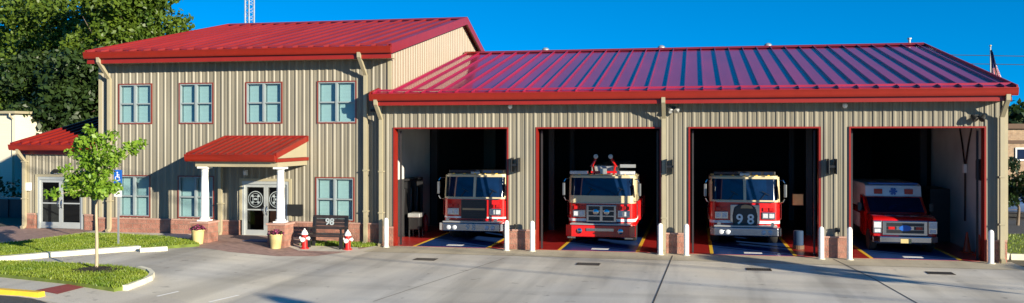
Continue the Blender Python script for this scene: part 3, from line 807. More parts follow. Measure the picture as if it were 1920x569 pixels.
# plaque
x = px(555, OY); o = thing('wall_plaque', 'dark bronze plaque on the wall right of the entrance door', 'plaque', (x, OY - .042, pz(394, x, OY)))
MB().box(-.31, .31, -.03, 0, -.21, .21).build('board', BRONZE, o, bevel=.008)
t = MB()
for a in ((-.31, .31, .19, .215), (-.31, .31, -.215, -.19), (-.315, -.29, -.19, .19), (.29, .315, -.19, .19)): t.box(a[0], a[1], -.045, -.031, a[2], a[3])
t.build('rim', BRONZE, o)
# wall lights
o = thing('wall_light', 'small dark wall light above the left wing door', 'wall light', (px(112, WY), WY - .04, pz(321, px(112, WY), WY)))
t = MB(); t.prism([(0, -.08), (-.14, -.08), (-.18, .0), (-.10, .08), (0, .08)], -.17, .17, 'x'); t.build('housing', BRONZE, o)
MB().box(-.14, .14, -.13, -.02, -.095, -.081).build('lens', LAMPGLASS, o)
o = thing('meter_box', 'small white and black box on the wall left of the wing door', 'meter box', (px(57, WY), WY - .04, pz(350, px(57, WY), WY)))
MB().box(-.10, .10, -.14, 0, -.16, .16).build('case', WHITE, o, bevel=.01); MB().box(-.14, -.103, -.12, -.01, -.14, .14).build('cover', BLACK, o)
o = thing('entrance_lantern', 'small white lantern above the entrance door under the canopy', 'lantern', (px(463, OY), OY - .075, 2.62))
MB().box(-.07, .07, -.03, 0, -.10, .10).build('backplate', WHITE, o); MB().lathe([(0, -.10), (.05, -.09), (.065, .05), (.03, .10), (0, .10)], (0, -.10, 0), 10).build('lamp_shade', LAMPGLASS, o, smooth=True)

# ------------------------------------------------------------------ bollards
BL = [(724, 'by the downspout left of the first bay'), (950, 'right of the first bay, left of the two on its pillar'), (998, 'left of the second bay, in front of the red frame'),
      (1238, 'right of the second bay, below the middle downspout'), (1287, 'left of the third bay, right of the middle downspout'), (1540, 'right of the third bay, left of the brick pillar foot'),
      (1593, 'left of the fourth bay, in front of the ambulance'), (1858, 'right of the fourth bay, at the building corner')]
proto = None
for u, lab in BL:
    x = px(u, -.42)
    if proto is None:
        proto = thing('bollard', '', 'bollard', (x, -.42, 0), group='white bollards beside the bay doors')
        MB().lathe([(0, 0), (.085, 0), (.085, .95), (.078, 1.0), (.055, 1.04), (.02, 1.06), (0, 1.06)], n=16).build('post', WHITE, proto, smooth=True)
        MB().lathe([(0, 0), (.13, 0), (.125, .015), (.088, .02), (0, .02)], n=16).build('base', KERB, proto)
        o = proto
    else:
        o = copy_tree(proto); o.location = (x, -.42, 0)
    o['label'] = 'white round-topped bollard ' + lab

# drains
proto = None
for u, v, lab in ((798, 487, 'in front of the first bay'), (1103, 496, 'in front of the second bay'), (1423, 506, 'in front of the third bay'), (1763, 513, 'in front of the fourth bay')):
    x, y = gp(u, v)
    if proto is None:
        proto = thing('drain_grate', '', 'drain', (x, y, 0), group='drain grates in the driveway')
        t = MB(); t.box(-.36, .36, -.24, -.20, .003, .014); t.box(-.36, .36, .20, .24, .003, .014); t.box(-.36, -.32, -.20, .20, .003, .014); t.box(.32, .36, -.20, .20, .003, .014); t.build('frame', GRATE, proto)
        t = MB(); t.box(-.32, .32, -.20, .20, .002, .005); 
        for k in range(9): t.box(-.30 + k * .07, -.275 + k * .07, -.20, .20, .006, .013)
        t.build('grating', JOINT, proto)
        o = proto
    else:
        o = copy_tree(proto); o.location = (x, y, 0)
    o['label'] = 'rusty drain grate in the concrete ' + lab

# ------------------------------------------------------------------ bench, hydrants, planters
bx, by = px(612, -1.75), -1.75; bz = gz(bx) + .008
o = thing('bench', 'black slatted bench with white numerals on its back, between two red hydrants', 'bench', (bx, by, bz))
W2 = .66
sl1 = MB()
for k in range(4): sl1.box(-W2, W2, .30 + k * .025, .335 + k * .025, .62 + k * .125, .735 + k * .125)
sl1.build('backrest', BENCHWOOD, o, bevel=.006)
t = MB()
for k in range(4): t.box(-W2, W2, -.20 + k * .125, -.09 + k * .125, .46, .495)
t.box(-W2, W2, -.215, -.19, .40, .455)
t.build('seat', BENCHWOOD, o, bevel=.005)
for sx in (-1, 1):
    x = sx * (W2 - .06)
    t = MB(); t.box(x - .06, x + .06, -.18, -.08, 0, .455); t.build('leg', BLACK, o, bevel=.006)
    t = MB(); t.hexa([(x - .06, .22, 0), (x + .06, .22, 0), (x + .06, .32, 0), (x - .06, .32, 0), (x - .06, .34, 1.05), (x + .06, .34, 1.05), (x + .06, .42, 1.05), (x - .06, .42, 1.05)]); t.build('leg', BLACK, o, bevel=.006)
    t = MB(); t.box(x - .04, x + .04, -.20, .28, .66, .70); t.box(x - .03, x + .03, -.18, -.12, .455, .66); t.build('armrest', BLACK, o, bevel=.006)
nb = text('numerals', '98', .33, (0, .285, .88), DECAL, o, .012, rot=(R(79), 0, 0), sx=1.0)
def hydrant(u, v, label):
    x, y = gp(u, v); y -= .0
    o = thing('fire_hydrant', label, 'fire hydrant', (x, y, gz(x) + .006), group='red and white hydrants flanking the bench')
    o.scale = (.9, .9, .9)
    MB().lathe([(0, 0), (.17, 0), (.17, .04), (.11, .05), (.105, .50), (.125, .51), (.125, .545), (0, .545)], n=18).build('barrel', HYDRED, o, smooth=True)
    MB().lathe([(0, .546), (.135, .546), (.135, .58), (.12, .60), (.10, .66), (.06, .71), (.03, .725), (.03, .77), (0, .775)], n=18).build('bonnet', WHITE, o, smooth=True)
    for sx in (-1, 1):
        MB().lathe([(0, 0), (.055, 0), (.055, .05), (.07, .055), (.07, .10), (.03, .105), (.03, .13), (0, .13)], (0, 0, 0), 12, axis='x').build('nozzle', WHITE, o, smooth=True)
        n_ = o.children[-1]; n_.location = (sx * .09, 0, .40); n_.scale = (sx, 1, 1)
    MB().lathe([(0, 0), (.07, 0), (.07, -.05), (.085, -.055), (.085, -.10), (0, -.11)], (0, -.09, .36), 12, axis='y').build('nozzle', WHITE, o, smooth=True)
    return o
hydrant(571, 467, 'red hydrant with white bonnet at the left end of the bench')
hydrant(652, 469, 'red hydrant with white bonnet at the right end of the bench')
def planter(u, v, label):
    y = -2.76; x = px(u, y); o = thing('planter', label, 'planter', (x, y, gz(x) + .005), group='cream planters at the porch columns')
    MB().lathe([(0, 0), (.17, 0), (.215, .44), (.235, .45), (.235, .50), (.20, .50), (.19, .46), (0, .46)], n=20).build('pot', POT, o, smooth=True)
    t = MB()
    for i in range(260):
        a = rng.uniform(0, 6.28); q = .27 * math.sqrt(rng.random()); z = .47 + rng.uniform(0, .18) * (1 - (q / .3) ** 2) + .02
        s_ = rng.uniform(.02, .045); c = Vector((q * math.cos(a), q * math.sin(a), z)); d1 = Vector((rng.gauss(0, 1), rng.gauss(0, 1), rng.gauss(0, 1))).normalized() * s_
        d2 = d1.cross(Vector((rng.gauss(0, 1), rng.gauss(0, 1), rng.gauss(0, 1)))).normalized() * s_
        t.quad(c - d1, c - d2, c + d1, c + d2, 0 if i % 3 else 1)
    t.build('flowers', [FLOWER, LEAFDARK], o, fix=False)
planter(371, 456, 'cream planter of flowers at the left porch column')
planter(517, 464, 'cream planter of flowers at the right porch column')
x, y = gp(486, 452); t = MB(); t.box(-.5, .5, -.3, .3, 0, .02)
tag(t.build('doormat', MATBLUE, loc=(x, y, gz(x) + .006), bevel=.004), 'blue doormat in front of the glazed entrance door', 'doormat')

# ------------------------------------------------------------------ parking sign
sx_, sy_ = gp(222, 459, LZ); z0 = gz(sx_) + LZ
o = thing('parking_sign', 'blue accessible parking sign on a grey post above a white plate', 'sign', (sx_, sy_, z0))
t = MB(); t.box(-.03, .03, -.015, .015, -.05, 2.55); t.build('post', GALV, o)
t = MB(); t.box(-.155, .155, -.03, -.018, 2.06, 2.52); b_ = t.build('blue_plate', SIGNBLUE, o, bevel=.003)
ic = MB()
ic.lathe([(0, 0), (.026, 0), (.026, -.003), (0, -.003)], (-.02, -.031, 2.43), 12, axis='y')
ic.hexa([(-.035, -.034, 2.27), (-.005, -.034, 2.27), (-.005, -.031, 2.27), (-.035, -.031, 2.27), (-.035, -.034, 2.395), (-.005, -.034, 2.395), (-.005, -.031, 2.395), (-.035, -.031, 2.395)])
ic.box(-.005, .06, -.034, -.031, 2.34, 2.362); ic.box(-.005, .065, -.034, -.031, 2.27, 2.294); ic.box(.045, .068, -.034, -.031, 2.17, 2.269); ic.box(.069, .095, -.034, -.031, 2.17, 2.19)
N = 16
for i in range(N):
    a0, a1 = R(120 + 250 * i / N), R(120 + 250 * (i + 1) / N)
    ic.hexa([(-.015 + q * math.cos(a), yy, 2.235 + q * math.sin(a)) for yy in (-.034, -.031) for q, a in ((.07, a0), (.088, a0), (.088, a1), (.07, a1))])
ic.build('wheelchair_symbol', WHITE, b_)
MB().box(-.14, .14, -.03, -.018, 1.62, 2.02).build('white_plate', WHITE, o, bevel=.003)

# ------------------------------------------------------------------ vehicles
def wheel(parent, x, y, r, wd):
    sgn = 1 if x > 0 else -1
    wv = MB().lathe([(r * .55, -wd / 2), (r * .93, -wd / 2), (r, -wd * .35), (r, wd * .35), (r * .93, wd / 2), (r * .55, wd / 2)], n=22, axis='x').build('wheel', RUBBER, parent, smooth=True, loc=(x, y, r))
    MB().lathe([(0, wd * .1), (r * .2, wd * .2), (r * .3, wd * .1), (r * .45, wd * .12), (r * .56, wd * .42), (r * .56, -wd * .3), (0, -wd * .3)], n=18, axis='x').build('rim', CHROME, wv, smooth=True)
    wv.children[0].scale = (sgn, 1, 1)
    return wv

def fire_engine(x, y, label, kind):
    o = thing('fire_engine', label, 'fire engine', (x, y, .012), group='fire engines in the bays')
    W = 1.24; cy = .55                      # cab front at y = cy, bumper reaches y = 0
    tall = kind == 'ladder'
    zb, zw0, zw1, zr = (.62, 1.50 if tall else 1.60, 2.36, 2.54)
    # cab lower (red), curved in plan
    def plan(w, yf, bow=.10, back=3.2, cr=.16):
        pts = [(-w, back), (-w, yf + cr + bow), (-w + cr * .4, yf + bow * .9 + .04), (-w + cr * 1.2, yf + bow * .5), (-w * .4, yf + .02), (0, yf), (w * .4, yf + .02), (w - cr * 1.2, yf + bow * .5), (w - cr * .4, yf + bow * .9 + .04), (w, yf + cr + bow), (w, back)]
        return pts
    MB().prism(plan(W, cy), zb, zw0, 'z').build('cab', ENGRED, o, smooth=True)
    # cab upper (cream) - posts, header, sides
    up = MB()
    TL = .16
    up.prism(plan(W, cy + .02 + TL), zr - .11, zr - .04, 'z'); up.prism(plan(W - .05, cy + .10 + TL), zr - .04, zr, 'z')
    up.prism(plan(W + .003, cy - .012), zw0, zw0 + (.28 if tall else .07), 'z')
    zs = zw0 + (.28 if tall else .07); zt2 = zr - .11
    for s in (-1, 1):
        up.hexa([(s * W, cy + .24, zs), (s * (W - .085), cy + .10, zs), (s * (W - .085), cy + .22, zs), (s * W, cy + .36, zs), (s * W, cy + .24 + TL, zt2), (s * (W - .085), cy + .10 + TL, zt2), (s * (W - .085), cy + .22 + TL, zt2), (s * W, cy + .36 + TL, zt2)])
        up.box(min(s * W, s * (W - .06)), max(s * W, s * (W - .06)), cy + 1.25, cy + 1.5, zs, zt2); up.box(min(s * W, s * (W - .06)), max(s * W, s * (W - .06)), 3.0, 3.2, zs, zt2)
    if not tall: up.hexa([(-.05, cy, zs), (.05, cy, zs), (.05, cy + .12, zs), (-.05, cy + .12, zs), (-.05, cy + TL, zt2), (.05, cy + TL, zt2), (.05, cy + .12 + TL, zt2), (-.05, cy + .12 + TL, zt2)])
    up.build('cab_surround', ENGCREAM, o)
    pa, pb = plan(W - .05, cy + .05, back=3.15), plan(W - .05, cy + .05 + TL, back=3.15); npl = len(pa)
    g = MB(); g.add([(x_, y_, zs - .01) for x_, y_ in pa] + [(x_, y_, zt2 + .01) for x_, y_ in pb], [tuple(range(npl))[::-1], tuple(range(npl, 2 * npl))] + [(i, (i + 1) % npl, (i + 1) % npl + npl, i + npl) for i in range(npl)]); g.build('windshield', VGLASS, o, smooth=True)
    wp = MB()
    for s in (-.55, .55): wp.tube([(s, cy + .05, zs + .01), (s + .20, cy + .09, zs + .26)], .012, 5); wp.tube([(s + .05, cy + .08, zs + .32), (s + .32, cy + .075, zs + .18)], .012, 5)
    wp.build('wiper', BLACK, o)
    # body behind
    MB().box(-W + .02, W - .02, 3.3, 9.0, .60, 2.50 if kind != 'ladder' else 2.3).build('body', ENGRED, o, bevel=.02)
    MB().box(-1.0, 1.0, .5, 9.0, .38, .60).build('chassis', BLACK, o)
    # front face details
    yf = cy - .03
    if kind == 'pumper':
        t = MB(); t.box(-.50, .50, yf - .03, yf + .12, .86, 1.56); gr = t.build('grille', BLACK, o, bevel=.01)
        t = MB()
        for k in range(9): t.box(-.47, .47, yf - .045, yf - .031, .90 + k * .07, .915 + k * .07)
        t.build('grille_bars', STEEL, gr)
        MB().box(-.44, .44, yf - .055, yf - .046, 1.18, 1.25).build('gold_band', TAN, gr)
    elif kind == 'ladder':
        t = MB(); t.box(-.56, .56, yf - .05, yf + .12, .80, 1.44); gr = t.build('grille', CHROME, o, bevel=.015)
        t = MB()
        for r_ in range(3):
            for k in range(2):
                xx = -.26 + k * .52
                t.box(xx - .21, xx + .21, yf - .062, yf - .051, .86 + r_ * .19, 1.01 + r_ * .19)
        t.build('grille_opening', BLACK, gr)
        t = MB()
        for s in (-1, 1): t.lathe([(0, 0), (.11, 0), (.11, -.04), (.09, -.05), (0, -.05)], (s * .2, yf - .062, 1.18), 14, axis='y')
        t.build('siren', CHROME, gr, smooth=True)
    else:
        t = MB(); t.box(-.52, .52, yf - .03, yf + .12, .86, 1.50); gr = t.build('grille', CHROME, o, bevel=.01)
    for s in (-1, 1):
        x0, x1 = sorted((s * .60, s * 1.06)); yb = cy + .035
        hb = MB(); hb.box(x0, x1, yb - .05, yb + .10, .98, 1.24); h = hb.build('headlight', CHROME, o, bevel=.01)
        t = MB()
        for k in (0, 1): xx = x0 + .12 + k * .22; t.box(xx - .085, xx + .085, yb - .066, yb - .051, 1.03, 1.19)
        t.build('lamp', LAMPGLASS, h)
        t = MB()
        for k in (0, 1): xx = x0 + .12 + k * .22; t.box(xx - .09, xx + .09, yb - .05, yb + .10, 1.27, 1.40)
        t.build('warning_lens', REDLENS, h, bevel=.01)
    # white stripe and badge lines
    t = MB(); pl = plan(W + .006, cy - .006); t.prism(pl, .86 if kind == 'pumper' else .82, .92, 'z'); t.build('stripe', ENGWHITE, o, smooth=True)
    # bumper
    if kind == 'ladder':
        t = MB(); t.prism([(-1.28, .50), (-1.28, .18), (-1.05, .02), (1.05, .02), (1.28, .18), (1.28, .50)], .30, .72, 'z'); bm_ = t.build('bumper', ENGRED, o, bevel=.02)
        t = MB(); t.box(-.5, .5, -.01, .018, .52, .62)
        for s in (-1, 1):
            t.lathe([(0, 0), (.10, 0), (.10, -.03), (.05, -.05), (0, -.05)], (s * .75, .018, .52), 14, axis='y')
            t.box(min(s * .9, s * 1.2), max(s * .9, s * 1.2), .04, .17, .24, .298)
        t.build('bumper_fitting', CHROME, bm_, smooth=True)
    else:
        t = MB(); t.prism([(-1.25, .52), (-1.25, .12), (-1.10, .0), (1.10, .0), (1.25, .12), (1.25, .52)], .42, .72, 'z'); bm_ = t.build('bumper', BUMPER, o, bevel=.03)
        for xx in (-.85, -.62, .62, .85):
            MB().lathe([(0, 0), (.085, 0), (.085, -.02), (.06, -.035), (0, -.035)], (xx, -.001, .56), 14, axis='y').build('bumper_light', LAMPGLASS, bm_, smooth=True)
        if kind == 'pumper':
            text('numerals', '9 8', .30, (0, -.006, .56), DECAL, bm_, .008)
    MB().box(-1.1, 1.1, .05, .5, .741, .78).build('deck', GALV, o)
    # bib
    if kind == 'bib':
        t = MB(); t.prism([(-.42, .74), (.42, .74), (.44, 1.10), (.38, 1.40), (.20, 1.52), (-.20, 1.52), (-.38, 1.40), (-.44, 1.10)], yf - .11, yf - .035, 'y'); bb = t.build('bib', BLACK, o, bevel=.03)
        text('numerals', '9 8', .50, (0, yf - .115, .97), WHITE, bb, .008)
        t = MB(); t.prism([(-.16, 1.38), (.28, 1.38), (.22, 1.48), (.0, 1.52), (-.12, 1.48)], yf - .15, yf - .10, 'y'); t.build('bib_flap', TAN, bb, bevel=.01)
    # small fittings
    for s in (-1, 1):
        MB().tube([(s * (W + .03), cy + .30, .95), (s * (W + .06), cy + .28, 1.0), (s * (W + .06), cy + .28, 1.50), (s * (W + .03), cy + .30, 1.55)], .018, 6).build('grab_rail', CHROME, o)
        if kind != 'ladder':
            MB().lathe([(0, 0), (.07, 0), (.03, .12), (.022, .34), (0, .34)], (s * .93, .10, .84), 10, axis='y').build('air_horn', CHROME, o, smooth=True)
    for k in range(5):
        MB().box(-.84 + k * .42 - .04, -.84 + k * .42 + .04, cy + .12, cy + .19, zr + .001, zr + .035).build('marker_light', YELLOW, o, bevel=.006)
    t = MB(); t.box(-1.02, 1.02, cy - .035, cy - .012, zw0 - .012, zw0 + .018); t.build('chrome_strip', CHROME, o)
    # mirrors
    for s in (-1, 1):
        t = MB(); t.tube([(s * (W - .02), cy + .15, 1.56), (s * (W + .10), cy + .02, 1.60), (s * (W + .16), cy + .0, 1.72)], .022, 6)
        t.tube([(s * (W - .02), cy + .15, 2.40), (s * (W + .10), cy + .02, 2.40), (s * (W + .16), cy + .0, 2.30)], .022, 6)
        mr = t.build('mirror', CHROME, o)
        MB().box(s * (W + .17) - .05, s * (W + .17) + .05, cy - .04, cy + .05, 1.78, 2.25).build('mirror_case', MIRROR, mr, bevel=.02)
    # roof lights
    if kind == 'ladder':
        for s in (-1, 1):
            t = MB(); t.box(min(s * .55, s * 1.22), max(s * .55, s * 1.22), cy + .25, cy + .55, zr + .02, zr + .15); t.build('light_bar', LAMPGLASS, o, bevel=.02)
        t = MB()
        for s in (-1, 1):
            t.tube([(s * .36, 1.6, zr), (s * .42, 1.5, zr + .35), (s * .30, 1.4, zr + .62)], .045, 8)
            t.tube([(s * .30, 1.4, zr + .55), (s * .50, 1.3, zr + .30)], .035, 8)
        t.box(-.5, .5, 1.5, 1.6, zr + .04, zr + .12)
        t.build('platform_frame', ENGRED, o)
        for s in (-1, 1):
            MB().lathe([(0, 0), (.07, 0), (.09, -.14), (0, -.15)], (s * .28, 1.35, zr + .68), 10, axis='y').build('platform_lamp', GALV, o)
        t = MB(); t.box(.62, 1.2, 1.4, 1.6, zr + .26, zr + .38); t.build('lamp_bar', GALV, o)
        MB().box(-.12, .12, 1.3, 1.42, zr + .02, zr + .22).build('control_box', GALV, o)
        MB().box(-.5, .5, 1.8, 9.2, 2.45, 2.85).build('ladder', GALV, o)
        sb = MB(); 
        for k in range(3): sb.box(W, W + .10, 2.2 + k * 1.4, 3.2 + k * 1.4, .75, 1.5)
        sb.build('side_locker', ENGRED, o, bevel=.01)
    else:
        t = MB(); t.box(-1.10, 1.10, cy + .35, cy + .68, zr + .02, zr + .16); lb = t.build('light_bar', BLACK, o, bevel=.03)
        t = MB()
        for k in range(5): t.box(-.98 + k * .42, -.68 + k * .42, cy + .335, cy + .348, zr + .04, zr + .13)
        t.build('lens', VGLASS, lb)
        MB().box(-.18, .18, cy + .16, cy + .30, zr + .0, zr + .10).build('beacon', CHROME, o, bevel=.01)
    for s in (-1, 1):
        for yy in (1.75, 6.6): wheel(o, s * 1.06, yy, .52, .32)
    return o
fire_engine(px(883, 1.5), 1.45, 'red and cream fire engine with two-pane windshield and black grille in the first bay', 'pumper')
fire_engine(px(1125, 1.6), 1.55, 'red ladder truck with one wide windshield and roof platform in the second bay', 'ladder')
fire_engine(px(1398, 2.0), 1.9, 'red fire engine with a black numbered bib on its front in the third bay', 'bib')

# ambulance
ax, ay = px(1703, 1.6) - .12, 1.5
o = thing('ambulance', 'red and white van ambulance with red roof lights in the fourth bay', 'ambulance', (ax, ay, .012))
t = MB(); prof = [(.10, .42), (.06, .60), (.06, 1.10), (.14, 1.19), (.40, 1.25), (1.25, 1.28), (1.30, .42)]
t.prism(prof, -1.02, 1.02, 'x'); t.build('hood', ENGRED, o, bevel=.05, smooth=True)
t = MB(); t.prism([(1.2, .42), (1.2, 1.29), (1.95, 1.80), (2.6, 1.86), (2.6, .42)], -1.0, 1.0, 'x'); t.build('cab', ENGRED, o, bevel=.03, smooth=True)
t = MB(); t.prism([(1.22, 1.30), (1.19, 1.31), (1.88, 1.775), (1.91, 1.765)], -.90, .90, 'x'); t.build('windshield', VGLASS, o)
for s in (-1, 1):
    t = MB(); t.prism([(1.65, 1.30), (2.1, 1.72), (2.5, 1.74), (2.5, 1.30)], s * 1.003 - .004, s * 1.003 + .004, 'x'); t.build('side_window', VGLASS, o)
t = MB(); t.prism([(2.4, .55), (2.4, 1.68), (2.1, 1.76), (2.18, 2.19), (2.5, 2.26), (6.4, 2.26), (6.4, .55)], -.90, 1.02, 'x'); bx_ = t.build('box_body', ENGWHITE, o, bevel=.03, smooth=True)
t = MB()
for s in (-1, 1): t.box(.06 + s * .52 - .14, .06 + s * .52 + .14, 2.07, 2.16, 1.89, 2.07)
t.build('warning_light', REDLENS, bx_, bevel=.01)
t = MB()
for k in range(3):                          # six-armed star emblem
    a = k * math.pi / 3; ca, sa = math.cos(a), math.sin(a)
    t.prism([(.06 + ca * p - sa * q, 1.98 + sa * p + ca * q) for p, q in ((-.13, -.035), (.13, -.035), (.13, .035), (-.13, .035))], 2.085 + .001 * k, 2.16, 'y')
t.build('star_emblem', SIGNBLUE, bx_)
t = MB(); t.box(-.78, .88, 2.12, 2.4, 2.24, 2.29); t.build('roof_rail', SIGNBLUE, bx_)
MB().box(-.908, 1.028, 2.6, 6.3, 1.1, 1.35).build('side_band', ENGRED, bx_)
t = MB(); t.box(-.72, .72, .0, .10, .60, 1.10); g_ = t.build('grille', CHROME, o, bevel=.02)
t = MB(); t.box(-.60, .60, -.012, .002, .68, .79); t.box(-.60, .60, -.012, .002, .92, 1.03); t.box(-.60, -.28, -.012, .002, .80, .91); t.box(.28, .60, -.012, .002, .80, .91); t.build('grille_opening', BLACK, g_)
t = MB(); t.lathe([(0, 0), (.10, 0), (.10, -.025), (0, -.03)], (0, 0, .855), 18, axis='y'); e_ = t.build('oval_badge', SIGNBLUE, g_); e_.scale = (2.0, 1, 1)
t = MB()
for s in (-1, 1): t.box(s * .44 - .10, s * .44 + .10, -.03, -.013, .81, .90)
t.build('warning_lens', REDLENS, g_)
for s in (-1, 1):
    x0, x1 = sorted((s * .74, s * 1.03)); t = MB(); t.box(x0, x1, .01, .35, .66, 1.10); h = t.build('headlight', CHROME, o, bevel=.02)
    t = MB(); t.box(x0 + .03, x1 - .03, -.004, .009, .86, 1.06); t.box(x0 + .05, x1 - .05, -.004, .009, .70, .82); t.build('lamp', LAMPGLASS, h)
t = MB(); t.prism([(-1.06, .3), (-1.04, .02), (-.8, -.12), (.8, -.12), (1.04, .02), (1.06, .3)], .36, .58, 'z'); b_ = t.build('bumper', CHROME, o, bevel=.03)
MB().box(-.17, .17, -.135, -.122, .36, .50).build('number_plate', POT, b_)
for s in (-1, 1):
    t = MB(); t.tube([(s * 1.0, 1.65, 1.30), (s * 1.16, 1.55, 1.36)], .025, 6); m_ = t.build('mirror', BLACK, o); MB().box(s * 1.2 - .07, s * 1.2 + .07, 1.5, 1.6, 1.30, 1.60).build('mirror_case', BLACK, m_, bevel=.02)
    for yy in (.85, 4.9): wheel(o, s * .93, yy, .38, .24)
MB().box(-.85, .85, .2, 6.2, .30, .56).build('chassis', BLACK, o)

# ------------------------------------------------------------------ gear inside the bays
XL = -11.55
o = thing('wall_locker', 'dark open locker against the left wall of the first bay', 'locker', (XL + .16, 3.6, .012))
t = MB(); t.box(-.15, .15, -.9, 1.6, 0, .06); t.box(-.15, .15, -.9, 1.6, 2.2, 2.26); t.box(-.15, -.12, -.9, 1.6, .06, 2.2)
for yy in (-.9, -.1, .7, 1.54): t.box(-.12, .15, yy, yy + .06, .06, 2.2)
t.build('case', STEEL, o)
t = MB()
for yy in (-.7, .15, .95): t.prism([(yy, .8), (yy + .45, .8), (yy + .36, 1.9), (yy + .09, 1.9)], -.11, .10, 'x')
t.build('turnout_coat', BLACK, o, bevel=.03)
o = thing('grill_cart', 'small black and white cart beside the first bay lockers', 'cart', (XL + .75, 2.9, .012))
t = MB(); t.box(-.25, .25, -.3, .3, .78, .95); t.build('top', GALV, o, bevel=.03)
t = MB(); t.box(-.22, .22, -.27, .27, .30, .775); t.build('cabinet', BLACK, o, bevel=.02)
for a in (-.2, .2):
    for b in (-.24, .24): MB().box(a - .02, a + .02, b - .02, b + .02, 0, .30).build('leg', STEEL, o)
def extinguisher(x, y, label, z=.012):
    o = thing('fire_extinguisher', label, 'fire extinguisher', (x, y, z), group='fire extinguishers standing in the bays')
    MB().lathe([(0, 0), (.11, 0), (.12, .03), (.12, .55), (.09, .64), (.03, .68), (0, .68)], n=16).build('cylinder', HYDRED, o, smooth=True)
    t = MB(); t.box(-.03, .03, -.1, .08, .68, .74); t.tube([(0, -.06, .70), (.10, -.12, .60), (.13, -.10, .25)], .016, 6); t.build('valve', BLACK, o)
extinguisher(px(797, 5), 5.0, 'red extinguisher on the floor left of the first fire engine')
def cone(x, y, label):
    o = thing('traffic_cone', label, 'traffic cone', (x, y, .012), group='traffic cones at the right wall')
    MB().box(-.17, .17, -.17, .17, 0, .04).build('base', ORANGE, o, bevel=.01)
    MB().lathe([(0, .041), (.13, .041), (.03, .70), (0, .71)], n=16).build('body', ORANGE, o, smooth=True)
cone(px(1813, 2.2), 2.2, 'red-orange cone right of the ambulance, the one nearer to it')
cone(px(1836, 1.4), 1.4, 'red-orange cone right of the ambulance, beside the right door frame')
o = thing('equipment_cabinet', 'tall dark cabinet against the right wall behind the ambulance', 'cabinet', (GR - .62, 6.2, .012))
t = MB(); t.box(-.35, .35, -1.0, 1.0, 0, 2.0); t.build('case', STEEL, o, bevel=.01); MB().box(-.36, -.352, -.03, .03, .9, 1.1).build('handle', GALV, o)
o = thing('wall_cabinet', 'small black cabinet high on the right wall of the fourth bay', 'cabinet', (GR - .26, .9, 2.9))
MB().box(-.30, 0, -.25, .25, -.35, .35).build('case', BLACK, o, bevel=.01); MB().box(-.315, -.301, -.22, .22, -.3, .3).build('door', STEEL, o)
o = thing('air_hose', 'hanging air hose splitting in two on the right wall of the fourth bay', 'hose', (GR - .26, 3.2, 2.9))
t = MB(); t.tube([(0, -.7, 1.6), (-.03, -.3, .8), (-.05, 0, 0), (-.05, .02, -1.9)], .03, 6); t.tube([(0, .9, 1.6), (-.03, .4, .8), (-.05, 0, 0)], .03, 6); t.build('hose', BLACK, o); MB().box(-.12, 0, -.09, .09, -.2, .12).build('splitter', WHITE, o, bevel=.02)
o = thing('notice_board', 'small cream notice board hanging beside the third fire engine', 'notice board', (px(1496, 4.0), 4.0, 1.62))
MB().box(-.18, .18, -.05, 0, -.2, .2).build('board', POT, o); MB().box(-.2, .2, -.02, .015, -.22, .22).build('backing', BROWN, o)
o = thing('storage_drum', 'blue drum on a brown base at the right side of the third bay', 'drum', (px(1497, 2.0), 2.0, .012))
MB().lathe([(0, .14), (.17, .14), (.17, .62), (.15, .65), (0, .65)], n=18).build('barrel', M('drum_blue', (.006, .03, .08), .8), o, smooth=True); MB().lathe([(0, 0), (.2, 0), (.2, .138), (0, .138)], n=18).build('base', BROWN, o)

# ------------------------------------------------------------------ trees
def rand_unit(): 
    v = Vector((rng.gauss(0, 1), rng.gauss(0, 1), rng.gauss(0, 1))); return v.normalized()
def leaves(mb, clumps, size, up=.35):
    for c, r, n in clumps:
        c = Vector(c)
        for _ in range(n):
            d = rand_unit(); q = r * (rng.random() ** .45); p = c + Vector((d.x * q, d.y * q, d.z * q * .8))
            nn = (rand_unit() + d * .7 + Vector((0, 0, up))).normalized()
            a = nn.cross(rand_unit()).normalized(); b = nn.cross(a); s = size * rng.uniform(.6, 1.35)
            mb.quad(p - a * s, p - b * s * .55, p + a * s, p + b * s * .55)
def tree(name, label, base, height, radius, z0, nclump, nleaf, size, leafm, bark, tr, group=None, squash=1.0, irregular=.35, category='tree'):
    o = thing(name, label, category, base, group=group)
    t = MB(); top = height * .68
    pts = [(0, 0, -.1), (rng.uniform(-.03, .03) * height, 0, top * .35), (rng.uniform(-.04, .04) * height, rng.uniform(-.03, .03) * height, top * .7), (0, 0, top)]
    t.tube(pts, [tr * 1.25, tr, tr * .6, tr * .15], 10)
    cl = []; crown_h = height - z0
    for i in range(nclump):
        d = rand_unit(); q = rng.random() ** .4
        prof = 1.0
        zc = z0 + crown_h * (.5 + .46 * d.z * q)
        f = (zc - z0) / crown_h; rr = radius * math.sqrt(max(.05, 1 - (2 * f - .9) ** 2 * .85)) * rng.uniform(1 - irregular, 1.05)
        hv = Vector((d.x, d.y)); hv = hv / max(hv.length, 1e-3)
        rad = rr * q
        c = (hv.x * rad, hv.y * rad, zc); cr = radius * rng.uniform(.20, .36)
        cl.append((c, cr, nleaf))
        if i % 3 == 0:
            b0 = Vector((0, 0, min(zc * .75, top * .85))); c_ = Vector(c); mid = b0.lerp(c_, .5) + Vector((0, 0, -.05 * height * q))
            t.tube([b0, mid, b0.lerp(c_, .72)], [tr * .24, tr * .12, tr * .02], 6)
    t.build('trunk', bark, o, smooth=True)
    lv = MB(); leaves(lv, cl, size); lv.build('crown', leafm, o, fix=False)
    return o
GT = 'big trees behind the office'
def at(u, y): return (px(u, y), y, 0)
tree('tree', 'tall broad tree behind the office, its crown touching the upper roof', at(232, 24), 18.0, 4.3, 4.0, 110, 280, .18, LEAFBIG, BARK, .35, GT)
